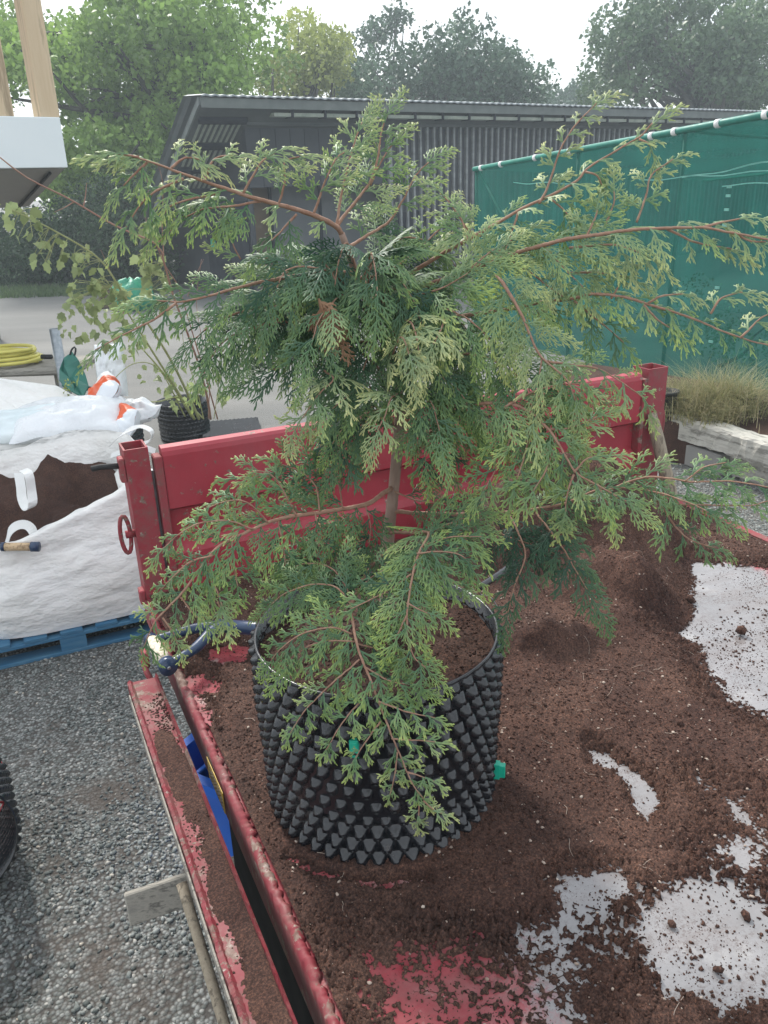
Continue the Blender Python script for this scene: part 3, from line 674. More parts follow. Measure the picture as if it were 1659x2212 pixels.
# ------------------------------------------------------------------ raised bed on the right: sleepers, grasses, pots
def sleeper(name, p0, p1, h, wd, label, group='timber sleepers edging the raised bed'):
    p0 = np.asarray(p0, float); p1 = np.asarray(p1, float); d_ = p1-p0; L_ = np.linalg.norm(d_[:2]); n = 26
    V = []; F = []; r = np.random.default_rng(int(L_*100)+len(label)); 
    prof = [(0, .01), (0, h*.5), (0, h-.02), (.02, h), (wd*.5, h+.004), (wd-.02, h), (wd, h-.02), (wd, .01)]
    m = len(prof)
    for i in range(n+1):
        x = L_*i/n; e = 1-.03*(i in (0, n))
        for (yy, zz) in prof: V.append((x, yy+.006*r.normal(), zz*e+.006*r.normal()))
    F = [(i*m+k, i*m+(k+1) % m, (i+1)*m+(k+1) % m, (i+1)*m+k) for i in range(n) for k in range(m)]+[tuple(range(m)), tuple(n*m+k for k in range(m))[::-1]]
    o = mkmesh(name, V, F, M['sleeper'], None, False, tuple(p0), math.atan2(d_[1], d_[0])); bpy_fix_normals(o.data)
    tag(o, label, 'sleeper', group); return o
a0 = atz(1452, 898, .42); a1 = atz(1700, 972, .42); sleeper('timber_sleeper', (a0[0], a0[1], .22), (a1[0], a1[1], .22), .2, .22, 'upper grey timber sleeper with a rounded end, in front of the dry grasses')
a0 = atz(1505, 952, .21); a1 = atz(1730, 1024, .21); sleeper('timber_sleeper', (a0[0], a0[1], 0), (a1[0], a1[1], 0), .2, .2, 'lower grey timber sleeper lying on the gravel under the upper one')
a0 = atz(1452, 898, .42); a1 = atz(1700, 972, .42); sdv = unit((a1-a0)*[1, 1, 0]); snb = np.array([-sdv[1], sdv[0], 0]); snb = snb*(1 if snb[1] > 0 else -1)
q0 = a0-sdv*1.5+snb*.10; q1 = a0+sdv*.05+snb*.10; sleeper('timber_sleeper', (q0[0], q0[1], .2), (q1[0], q1[1], .2), .2, .2, 'dark timber sleeper end just behind the right trailer post')
k0 = a0-sdv*1.4+snb*.03; k1 = a0+sdv*.55+snb*.03; a0, a1 = k0, k1; o = MB().box(0, float(np.linalg.norm((a1-a0)[:2])), 0, .15, 0, .197, ch=.01).build('concrete_kerb', M['concrete'], None, loc=(a0[0], a0[1], 0), rz=math.atan2((a1-a0)[1], (a1-a0)[0])); tag(o, 'low concrete kerb block under the sleeper ends', 'kerb')
# bed soil behind sleepers
b0 = atz(1420, 890, .4); b1 = atz(1760, 985, .4)
V = [(b0[0]-1.2, b0[1]+1.0, .37), (b1[0], b1[1]+.45, .37), (b1[0]+.9, b1[1]+1.7, .40), (b0[0]-.2, b0[1]+2.3, .40)]
tag(MB().quadprism(V, (0, 0, -.36)).build('raised_bed_soil', M['soil_dark']), kind='structure')
def grass_clump(u, v, Y, n, h, wd, label, tone, spread=.12, seed=1):
    rng = np.random.default_rng(seed); c = atz(u, v, .40); root_z = .40
    P = np.stack([rng.normal(size=n)*spread, rng.normal(size=n)*spread, 0*np.arange(n)], 1)
    V, F, m = blades(P, rng.uniform(.4, 1.15, n)*h, wd, rng, lean=1.9, seg=4)
    a = P[:, :2]; 
    o = fastmesh('grass_clump', V, F, M['grass'] if tone else M['verge'], attrs={'v': np.repeat(np.clip(rng.random(n)*.7+.3*rng.random(), 0, 1), m)}); o.location = (c[0], c[1], root_z)
    tag(o, label, 'grass clump', 'grass clumps in the raised bed'); return o
grass_clump(1462, 884, 8.35, 900, .36, .006, 'pale straw coloured grass clump beside the black pot', 1, .13, 1)
grass_clump(1500, 892, 8.2, 1100, .32, .006, 'bleached grass clump in the middle of the raised bed, drooping over the sleeper', 1, .15, 2)
grass_clump(1560, 886, 8.3, 1300, .50, .006, 'tallest grass clump with green bases and tan tips', 1, .16, 3)
grass_clump(1530, 905, 8.0, 900, .24, .006, 'small tangled dead grass clump hanging onto the timber', 1, .13, 4)
grass_clump(1608, 872, 8.15, 500, .2, .008, 'small bright green grass tuft in the right hand pot', 0, .06, 5)
def lathe(prof, n=24):
    V = [(r*math.cos(2*math.pi*k/n), r*math.sin(2*math.pi*k/n), z) for r, z in prof for k in range(n)]
    F = [(i*n+k, i*n+(k+1) % n, (i+1)*n+(k+1) % n, (i+1)*n+k) for i in range(len(prof)-1) for k in range(n)]
    return V, F
def small_pot(u, v, z, r, h, label):
    c = atz(u, v, z); V, F = lathe([(r*.0, 0), (r*.75, 0), (r*.97, h*.92), (r*1.04, h*.92), (r*1.04, h), (r*.93, h), (r*.9, h*.85), (0, h*.85)]); o = mkmesh('plant_pot', V, F, M['blackdull'], None, True, (c[0], c[1], z)); tag(o, label, 'pot', 'black pots in the raised bed')
small_pot(1432, 890, .42, .12, .20, 'plain black pot beside the right post of the trailer')
small_pot(1606, 885, .41, .11, .13, 'black pot under the bright green grass tuft')

# ================================================================== TRAILER
TO = (-.85, 2.80, 0); TA = math.radians(25); ta = np.array([math.cos(TA), math.sin(TA)]); tb = np.array([-math.sin(TA), math.cos(TA)])
BZ = .95
def st_(P): q = np.asarray(P)[..., :2]-np.array(TO[:2]); return q@ta, q@tb
def pxst(u, v, z=BZ): a_, b_ = st_(atz(u, v, z)); return np.array([a_, b_])
def w_(s, t, z): return np.array([TO[0]+ta[0]*s+tb[0]*t, TO[1]+ta[1]*s+tb[1]*t, z])
trailer = empty('tipper_trailer', TO, TA); tag(trailer, 'red flatbed tipper with headboard up and side board hanging, scattered with soil', 'trailer')
SW = 2.36; SL = -2.75     # bed width, near end
def trailer_parts():
    R = M['red']; RW = M['redworn']
    mb = MB(); mb.box(-.085, SW, SL, .0, BZ-.03, BZ); o = mb.build('bed_floor', M['floor'], trailer)
    # side rail: vertical face with a rolled, battered top lip
    n = 700; V = []; F = []; r = np.random.default_rng(2); W1 = fbm(np.arange(n+1)*.2, np.zeros(n+1), 1.0, 4, 8, .7); W2 = fbm(np.arange(n+1)*.2, np.zeros(n+1)+9, 1.0, 4, 18, .7)
    for i in range(n+1):
        t = -.16+(SL+.16)*i/n; j = .006*W1[i]; k = .005*W2[i]
        V += [(-.088, t, BZ-.14), (-.092, t, BZ-.03), (-.094+j, t, BZ+.008+k), (-.078+k*1.5, t, BZ+.012+j), (-.070+j*2, t, BZ+.002), (-.075, t, BZ-.14)]
    F = [(i*6+q, i*6+(q+1) % 6, i*6+6+(q+1) % 6, i*6+6+q) for i in range(n) for q in range(6)]+[(0, 1, 2, 3, 4, 5)]
    mb = MB(); mb.add(V, F); mb.build('side_rail', M['reddusty'], trailer, True)
    mb = MB(); mb.box(SW-.01, SW+.03, SL, -.02, BZ-.14, BZ+.01); mb.build('right_side_rail', RW, trailer)
    mb = MB(); mb.box(.05, SW-.15, SL, .0, BZ-.17, BZ-.032); mb.build('bed_frame', M['blackdull'], trailer)
    # headboard: folded sheet with rolled top, a crease and a lower inset panel
    prof = [(.0, .0), (.0, .16), (.014, .19), (.035, .205), (.035, .33), (0.0, .35), (0, .555), (.004, .572), (.014, .583), (.045, .588), (.062, .578), (.064, .55), (.064, 0)]
    x0, x1 = .055, 2.31; V = []; F = []; m = len(prof)
    nx = 40
    for i in range(nx+1):
        x = x0+(x1-x0)*i/nx
        for (y, z) in prof: V.append((x, y-.0+.0015*math.sin(x*5+z*9), BZ+z))
    F = [(i*m+k, i*m+(k+1) % m, (i+1)*m+(k+1) % m, (i+1)*m+k) for i in range(nx) for k in range(m)]+[tuple(range(m)), tuple(nx*m+k for k in range(m))[::-1]]
    mb = MB().add(V, F); mb.build('headboard', R, trailer)
    MB().box(.022, .052, -.012, .05, BZ, BZ+.56, ch=.004).build('edge_flange', RW, trailer); MB().box(2.312, 2.335, -.012, .05, BZ, BZ+.56, ch=.004).build('edge_flange', RW, trailer)
    # hollow corner posts
    for (x0, x1) in ((-.078, .008), (2.345, 2.465)):
        y0, y1 = .0, .11; tt = .007; z0, z1 = .80, BZ+.60
        mb = MB(); mb.box(x0, x1, y0, y0+tt, z0, z1); mb.box(x0, x1, y1-tt, y1, z0, z1); mb.box(x0, x0+tt, y0+tt, y1-tt, z0, z1); mb.box(x1-tt, x1, y0+tt, y1-tt, z0, z1); mb.box(x0+tt, x1-tt, y0+tt, y1-tt, z0, z1-.06)
        mb.build('corner_post', RW, trailer)
    MB().box(.009, .020, .03, .055, BZ, BZ+.5).build('hinge_pin', M['steel'], trailer)
    # lug on the left post
    def lug(name, cx, cy, z, flip=1, s=1.0):
        P = [(cx+flip*-.035*s+.018*s*math.cos(a), cy, z+.075*s*math.sin(a)) for a in np.linspace(0, 2*math.pi, 20)]
        mb = MB(); mb.tube(P, .008*s, 8, False); mb.box(cx-.035 if flip > 0 else cx, cx if flip > 0 else cx+.035, cy-.010, cy+.01, z-.012, z+.012); mb.build(name, RW, trailer, True)
    lug('latch_loop', -.078, .03, BZ+.27); lug('latch_loop', 2.465, .05, BZ+.30, -1)
    mb = MB(); mb.box(-.10, -.079, .0, .05, BZ+.48, BZ+.57, ch=.004); mb.build('hinge_block', RW, trailer); MB().box(-.10, -.079, .0, .05, BZ-.02, BZ+.04, ch=.004).build('hinge_block', RW, trailer)
    mb = MB(); mb.tube([w for w in ((-.09, .02, BZ+.54), (-.16, .03, BZ+.545), (-.19, .04, BZ+.54))], .011, 8); mb.build('drop_pin', M['blackdull'], trailer, True)
    # lowered side board
    z = BZ-.03; n = 500; W1 = fbm(np.arange(n+1)*.25, np.zeros(n+1), 1.0, 4, 28, .7); V = []; r = np.random.default_rng(7)
    t0 = pxst(300, 1470, z)[1]
    for i in range(n+1):
        t = t0+(SL-t0)*i/n; j = .0035*W1[i]*np.array([1, .7, -1, .8, 1, .9])
        V += [(-.237, t, z-.095), (-.237+j[0], t, z+.004+j[1]), (-.228+j[2], t, z+.010+j[3]), (-.220+j[0], t, z), (-.15, t, z-.004), (-.146+j[4], t, z+.012+j[5]), (-.140, t, z+.006), (-.140, t, z-.05), (-.205, t, z-.06), (-.205, t, z-.095)]
    k = 10; F = [(i*k+q, i*k+(q+1) % k, i*k+k+(q+1) % k, i*k+k+q) for i in range(n) for q in range(k)]+[tuple(range(k)), tuple(n*k+q for q in range(k))[::-1]]
    MB().add(V, F).build('side_board', M['reddusty'], trailer)
    # rib along the outer face
    MB().box(-.243, -.2385, SL, t0-.05, z-.045, z-.012, ch=.001).build('side_board_rib', M['greywood'], trailer)
    MB().box(-.234, -.21, SL, t0-.05, z-.13, z-.097, ch=.004).build('side_board_channel', RW, trailer)
    mb = MB(); mb.add(*tube([(-.155, t0+.13, BZ+.0), (-.165, t0+.11, BZ-.03), (-.165, t0+.07, BZ-.05), (-.15, t0+.02, BZ-.09)], .010, 8)); mb.box(-.168, -.148, t0+.09, t0+.13, BZ-.05, BZ+.01, ch=.004); mb.build('gate_hook', RW, trailer, True)
    # sticker
    a_ = pxst(474, 1672, .88); b_ = pxst(505, 1772, .86)
    ts, te = -.965, -1.135
    MB().box(-.0955, -.0935, te, ts, BZ-.115, BZ-.045).build('warning_sticker', M['sticker'], trailer)
    mb = MB()
    for i in range(5):
        zz = BZ-.058-i*.012
        for q in range(9):
            if (i*5+q*3) % 7 != 0: mb.box(-.0967, -.0957, te+.01+q*.016, te+.022+q*.016, zz-.004, zz)
    mb.build('sticker_print', M['ink'], trailer)
    # wheel and arch beneath
    V, F = lathe([(.17, -.11), (.33, -.11), (.37, -.08), (.38, 0), (.37, .08), (.33, .11), (.17, .11), (.17, -.11)], 40); Mx = Matrix.Translation((.12, -1.55, .38)) @ Matrix.Rotation(math.pi/2, 4, 'Y')
    wv = [tuple(Mx @ Vector(p)) for p in V]; MB().add(wv, F).build('wheel', M['rubber'], trailer, True)
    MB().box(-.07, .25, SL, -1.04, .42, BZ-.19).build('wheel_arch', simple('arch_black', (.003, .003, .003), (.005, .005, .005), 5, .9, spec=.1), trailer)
    MB().box(.3, .6, SL, .0, .4, BZ-.18).build('chassis_rail', M['blackdull'], trailer)
trailer_parts()

# soil lying on the bed ------------------------------------------------
def soil_heights():
    ds = .0042; s = np.arange(-.068, SW, ds); t = np.arange(-2.5, -.006, ds); SS, TT = np.meshgrid(s, t, indexing='ij')
    h = .014+.006*fbm(SS, TT, 3, 3, 21)
    def gs(u, v, amp, ra, rb=None, rot=0, z=BZ):
        c = pxst(u, v, z); rb = rb or ra; x = SS-c[0]; y = TT-c[1]; cr, sr = math.cos(rot), math.sin(rot); return amp*np.exp(-((x*cr+y*sr)/ra)**2-((-x*sr+y*cr)/rb)**2)
    # heap behind and right of the pot
    h += gs(1170, 1135, .33, .32, .20, 0, BZ+.12)+gs(1330, 1165, .27, .24, .20, 0, BZ+.08)+gs(980, 1200, .11, .35, .16, 0, BZ+.05)+gs(620, 1290, .045, .5, .12)
    h += gs(1350, 1280, .17, .13, .20, .3, BZ+.05)+gs(1180, 1420, .12, .17, .06, -.15)+gs(1300, 1360, .07, .06, .10, 0)+gs(1120, 1480, .05, .16, .12, 0)+gs(1400, 1400, .02, .2, .2)
    h = np.maximum(h-gs(1200, 1320, .17, .14, .09, .2, BZ+.06), .018)
    h += gs(1000, 1990, .006, .3)+gs(1330, 1700, .004, .35, .2)+gs(1300, 1540, .022, .35, .14)+gs(450, 1420, .02, .12, .1)+gs(1000, 1800, .01, .2)
    h += gs(1180, 1110, .05, .4, .05)
    h += .020*fbm(SS, TT, 6, 5, 31)*np.clip(h/.05, .3, 2.2); h += .010*np.abs(fbm(SS, TT, 16, 3, 33))*np.clip(h/.05, .2, 1.6)
    def D(pts, ox=829.5, oy=1220, k=.5): return [pxst(ox+x*k, oy+y*k) for x, y in pts]
    rag = .030*fbm(SS, TT, 9, 5, 41, .62)
    def bare(poly, soft=.05, depth=.03, ragk=1.0, bias=.013):
        nonlocal h
        d = sdpoly(SS, TT, poly)+rag*ragk+bias+soft*.2; soft = soft*2.0
        k = np.clip((d+soft*.5)/soft, 0, 1); k = k*k*(3-2*k)
        sp1 = (vnoise(SS*70+3, TT*70, 201)-.5)*.6+(vnoise(SS*150, TT*150+5, 202)-.5)*.9+(vnoise(SS*235, TT*235+5, 203)-.5)*.8
        h = h*(1-k)-depth*.35*k+sp1*.026*np.clip(k*(1.06-k)*3.4, 0, 1)*(1-.55*k)
    bare(D([(1280, -30), (1700, 20), (1720, 700), (1560, 620), (1470, 580), (1400, 480), (1340, 360), (1200, 300), (1300, 210), (1330, 90)]), .10, .012)
    bare(D([(870, 790), (960, 810), (1070, 880), (1160, 960), (1200, 1030), (1130, 1110), (1080, 1040), (1050, 960), (980, 890), (890, 870)]), .03, .012, .45, .002)
    bare(D([(1360, 930), (1450, 980), (1560, 990), (1650, 1090), (1700, 1200), (1640, 1320), (1560, 1380), (1480, 1310), (1380, 1200), (1440, 1170), (1560, 1160), (1440, 1080)]), .09, .002, .8)
    bare(D([(780, 1340), (1000, 1330), (1060, 1400), (980, 1480), (900, 1580), (820, 1650), (740, 1680), (620, 1640), (660, 1560), (740, 1480), (720, 1380)]), .05, .010, .7)
    bare(D([(1120, 1550), (1220, 1450), (1340, 1380), (1500, 1400), (1620, 1480), (1680, 1560), (1720, 1860), (1560, 1880), (1470, 1930), (1380, 1830), (1250, 1820), (1150, 1720), (1090, 1640)]), .05, .018, .6)
    bare(D([(300, 1700), (640, 1690), (960, 1650), (850, 1800), (860, 2100), (330, 2100)]), .12, .0015, 1.2)
    bare(D([(-160, 1630), (330, 1700), (400, 2100), (0, 2300)]), .12, .0025, 1.3)
    bare([pxst(*p) for p in ((450, 1405), (500, 1390), (540, 1400), (530, 1430), (480, 1440), (445, 1428))], .03, .006, .6)
    bare([pxst(*p) for p in ((380, 1465), (440, 1460), (470, 1480), (460, 1500), (430, 1500), (455, 1560), (430, 1560), (400, 1500))], .04, .004, .8)
    bare([pxst(*p) for p in ((620, 1840), (680, 1875), (830, 1905), (930, 1895), (930, 1915), (800, 1925), (680, 1900), (610, 1860))], .015, .002, .5, -.006)
    # crumbly fine relief
    fine = fbm(SS, TT, 60, 3, 51, .6); finer = vnoise(SS*190, TT*190, 61)-.5
    h = h+.0045*fine+.0036*finer+.0028*(vnoise(SS*330, TT*330, 71)-.5)
    h = np.where(SS > SW-.03, h-.02, h)
    h = np.where(h < .0006, -.012, h)
    return SS, TT, h
SS, TT, HH = soil_heights()
def hat(s, t):
    i = np.clip(((np.asarray(s)+.068)/.0042).astype(int), 0, SS.shape[0]-1); j = np.clip(((np.asarray(t)+2.5)/.0042).astype(int), 0, SS.shape[1]-1); return HH[i, j]
def build_soil():
    ni, nj = SS.shape; V = np.stack([SS, TT, BZ+HH], 2).reshape(-1, 3)
    I = np.arange(ni*nj).reshape(ni, nj); F = np.stack([I[:-1, :-1], I[1:, :-1], I[1:, 1:], I[:-1, 1:]], 2).reshape(-1, 4)
    hz = V[:, 2]; keep = (hz[F] > BZ-.005).any(1); F = F[keep]
    rng = np.random.default_rng(9)
    n = 60000; s = rng.uniform(-.06, SW-.02, n); t = rng.uniform(-2.45, -.02, n); hh = hat(s, t)
    u, v = proj(np.stack([w_(0, 0, 0)[0]+ta[0]*s+tb[0]*t, w_(0, 0, 0)[1]+ta[1]*s+tb[1]*t, BZ+hh*0], 1)); ok = (u > -20) & (u < 1690) & (v < 2240) 
    dn = fbm(s, t, 5, 4, 77); ok &= (hh > 0) | (rng.random(n) < np.clip(.14+dn*1.3, .02, .7))
    s, t, hh = s[ok], t[ok], hh[ok]; r = .0012+.0038*rng.random(len(s))**3.0
    big = rng.random(len(s)) < .006; r[big] *= 2.4
    P = np.stack([s, t, BZ+np.maximum(hh, 0)+r*.3], 1); V2, F2 = rocks(P, r, .8, .3, rng)
    n = 90000; s9 = rng.uniform(-.06, SW-.02, n); t9 = rng.uniform(-2.45, -.02, n); h9 = hat(s9, t9); d9 = fbm(s9, t9, 4, 4, 177); d8 = fbm(s9, t9, 30, 3, 178); k9 = (h9 < 0) & (rng.random(n) < np.clip(.10+d9*1.1+d8*.8, .012, .8)); s9, t9 = s9[k9], t9[k9]
    r9 = .0007+.0016*rng.random(len(s9))**2; Vx, Fx = rocks(np.stack([s9, t9, BZ+r9*.4], 1), r9, .8, .3, rng); F2 = np.concatenate([F2, Fx+len(V2)]); V2 = np.concatenate([V2, Vx])
    # two larger lumps on the bare floor
    lp = np.array([[*pxst(1490, 1302), BZ+.016], [*pxst(1600, 1372), BZ+.018], [*pxst(1468, 1315), BZ+.008], [*pxst(1550, 2100), BZ+.008], [*pxst(1450, 2000), BZ+.008]])
    V3, F3 = rocks(lp, np.array([.02, .022, .012, .009, .010]), .95, .2, rng)
    Va = np.concatenate([V, V2, V3]); o = fastmesh('potting_soil', Va, [F, np.concatenate([F2+len(V), F3+len(V)+len(V2)])], M['soil'])
    o.location = TO; o.rotation_euler = (0, 0, TA); tag(o, 'brown potting soil heaped and scattered over the trailer bed', 'soil', kind='stuff')
    n = 3600; s = rng.uniform(-.05, SW-.02, n); t = rng.uniform(-2.45, -.02, n); hh = hat(s, t); ok = hh > .001; s, t, hh = s[ok], t[ok], hh[ok]
    r = .0011+.0042*rng.random(len(s))**3.2; V, F = rocks(np.stack([s, t, BZ+hh+r*.2], 1), r, .6, .3, rng)
    # straw-thin roots
    mb = MB()
    for k in range(220):
        a_, b_ = rng.uniform(0, SW-.1), rng.uniform(-2.4, -.1)
        if hat(a_, b_) < .002: continue
        l = rng.uniform(.012, .045); an = rng.uniform(0, 6.28); q = np.array([[a_+l*x*math.cos(an)+.2*l*math.sin(x*4+k)*math.sin(an), b_+l*x*math.sin(an), BZ+float(hat(a_+l*x*math.cos(an), b_+l*x*math.sin(an)))+.003] for x in np.linspace(-.5, .5, 6)])
        mb.tube(q, .0006, 3, False)
    # bits on the lowered side board
    n = 11000; t2 = rng.uniform(-2.6, -.60, n); s2 = rng.uniform(-.222, -.148, n); dens = np.clip(.55+1.4*fbm(s2*3, t2, 5, 4, 15)-.10*(t2 < -.6)+.5*(t2 < -1.1), 0, 1)*np.clip(1.3-np.abs(s2+.185)/.04, .1, 1); ok = rng.random(n) < dens; s2, t2 = s2[ok], t2[ok]
    r2 = .0010+.0040*rng.random(len(s2))**2.6; V4, F4 = rocks(np.stack([s2, t2, BZ-.034+r2*.5], 1), r2, .7, .3, rng)
    Vb = np.concatenate([V, np.array(mb.V), ]); Fq = np.array(mb.F)+len(V)
    o = fastmesh('soil_grit', Vb, [F, Fq], M['perlite']); o.location = TO; o.rotation_euler = (0, 0, TA); tag(o, 'pale grit and root bits sprinkled through the soil', 'grit', kind='stuff')
    # thin soil sheet on board top
    s3 = np.arange(-.221, -.147, .0045); t3 = np.arange(-2.6, -.62, .0045); A3, B3 = np.meshgrid(s3, t3, indexing='ij'); cover = np.clip((-B3-.45)/.4, 0, 1.15)
    h3 = -.010+.017*cover+.014*fbm(A3*2.5, B3, 6, 4, 91)-.006*np.abs((A3+.184)/.037)**3+.004*(vnoise(A3*200, B3*200, 5)-.5)
    V5 = np.stack([A3, B3, BZ-.034+h3], 2).reshape(-1, 3); I = np.arange(A3.size).reshape(A3.shape); F5 = np.stack([I[:-1, :-1], I[1:, :-1], I[1:, 1:], I[:-1, 1:]], 2).reshape(-1, 4)
    o = fastmesh('spilt_soil', np.concatenate([V5, V4]), [F5, F4+len(V5)], M['soil']); o.location = TO; o.rotation_euler = (0, 0, TA); tag(o, 'crumbs of brown soil lying along the top of the lowered side board', 'soil', kind='stuff')
build_soil()

# ================================================================== POTS
def airpot(name, loc, R, H, cols, rows, sub=9, label=None, cat='pot', group=None, rot=None, stud=.014, taper=.95):
    root = empty(name, loc); tag(root, label, cat, group)
    nu = cols*sub; nv = rows*sub; U_, V_ = np.meshgrid(np.arange(nu)/nu, np.linspace(0, 1, nv+1), indexing='ij')
    cu = U_*cols; cv = V_*rows; cu2 = cu+.5*(np.floor(cv) % 2)
    # cones point out and a little down; valleys in between push inwards
    fx = (cu2 % 1)-.5; fy = (cv % 1)-.52; d = np.sqrt((fx*1.0)**2+(fy*1.0)**2)
    d = np.sqrt((fx*1.15)**2+(np.where(fy < 0, fy*1.25, fy*.82))**2); cone = np.sin(np.clip(1-d/.53, 0, 1)*math.pi/2)**1.25; tip = np.clip(1-np.sqrt(fx**2+(fy+.06)**2)/.17, 0, 1)
    h = stud*cone-stud*1.7*tip**.6-stud*.35*np.clip((d-.42)/.2, 0, 1)
    rr = R*(taper+(1-taper)*V_)+h; z = H*V_-stud*.4*np.clip(cone, 0, .7)
    edge = (V_ > 1-.25/rows); rr = np.where(edge, R, rr)
    jx = 1+.012*fbm(U_*4, V_*3, 2, 3, 5)
    a_ = U_*2*math.pi; Vv = np.stack([rr*jx*np.cos(a_), rr*jx*np.sin(a_), z], 2).reshape(-1, 3)
    I = np.arange(nu*(nv+1)).reshape(nu, nv+1); J = np.roll(I, -1, 0); F = np.stack([I[:, :-1], J[:, :-1], J[:, 1:], I[:, 1:]], 2).reshape(-1, 4)
    # inner skin
    Vi = np.stack([(R-.006)*jx[:, [0, -1]]*np.cos(a_[:, [0, -1]]), (R-.006)*jx[:, [0, -1]]*np.sin(a_[:, [0, -1]]), np.stack([np.full(nu, H*.3), np.full(nu, H)], 1)], 2).reshape(-1, 3)
    K = np.arange(nu*2).reshape(nu, 2)+len(Vv); K2 = np.roll(K, -1, 0)
    F2 = np.concatenate([np.stack([K[:, 0], K[:, 1], K2[:, 1], K2[:, 0]], 1), np.stack([I[:, -1], J[:, -1], K2[:, 1], K[:, 1]], 1)])
    o = fastmesh('studded_wall', np.concatenate([Vv, Vi]), [np.concatenate([F, F2])], M['black'], root, True)
    return root
POTC = atz(833, 1700, BZ); POTR = .303; POTH = .47
PX, PY = -.028, 1.690
pot = airpot('studded_plant_pot', (PX, PY, BZ+.004), POTR-.012, POTH, 45, 12, 12, 'large black studded plant pot standing on the trailer bed', group='black studded root pots', stud=.018)
def pot_details():
    # compost inside
    n = 60; rs = np.linspace(0, POTR-.02, 40); V = []; F = []
    for i, r in enumerate(rs):
        for k in range(120):
            a = 2*math.pi*k/120; x, y = r*math.cos(a), r*math.sin(a); V.append((x, y, POTH-.040+.03*float(fbm(np.array([x+3.]), np.array([y+2.]), 9, 4, 3)[0])+.045*math.exp(-(r/.09)**2)-.012*(r/.27)**2))
    F = [(i*120+k, i*120+(k+1) % 120, (i+1)*120+(k+1) % 120, (i+1)*120+k) for i in range(39) for k in range(120)]
    rng = np.random.default_rng(3); m = 1500; a = rng.uniform(0, 6.283, m); r = (POTR-.03)*np.sqrt(rng.random(m)); rad = .0015+.004*rng.random(m)**2.5
    P = np.stack([r*np.cos(a), r*np.sin(a), POTH-.040+.045*np.exp(-(r/.09)**2)+0*r+.01], 1); V2, F2 = rocks(P, rad, .8, .3, rng)
    o = fastmesh('compost', np.concatenate([np.array(V), V2]), [np.array(F), F2+len(V)], M['soil_dark']); o.location = (PX, PY, BZ+.004); tag(o, 'dark compost filling the studded pot around the trunk', 'compost', kind='stuff')
    # teal clips
    for (ang, z, nm) in ((math.radians(-12), .085, 0), (math.radians(-100), .345, 1)):
        c, s = math.cos(ang), math.sin(ang); Mx = Matrix.Rotation(ang, 4, 'Z') @ Matrix.Translation((POTR-.004, 0, z))
        mb = MB(); k_ = 1.0 if nm == 0 else .15; mb.box(-.01, .016*k_, -.008, .008, -.018, .018, Mx, ch=.0015); mb.box(-.012, .003*k_, -.010, .010, -.022, .022, Mx, ch=.001); mb.build('green_clip', M['teal'], pot)
pot_details()
# black pipe lying in the heap behind the pot, with loose wires
p = [atY(1112, 1216, 2.08), atY(1075, 1243, 2.0), atY(1034, 1270, 1.93)]
o = MB().tube(spline(p, 10), .0095, 10).build('black_pipe', M['black'], None, True); tag(o, 'short black plastic pipe sloping from the heap to the back rim of the big pot', 'pipe')
mb = MB()
for pts in ([(1020, 1268), (1036, 1300), (1045, 1335)], [(1034, 1270), (1042, 1300), (1043, 1333)], [(1040, 1285), (1060, 1290), (1080, 1320)]): mb.tube(spline([atY(u, v, 1.9) for u, v in pts], 8), .0013, 5)
o = mb.build('tie_wire', M['steel'], None, True); tag(o, 'thin silver tie wires hanging inside the back rim of the big pot', 'wire')

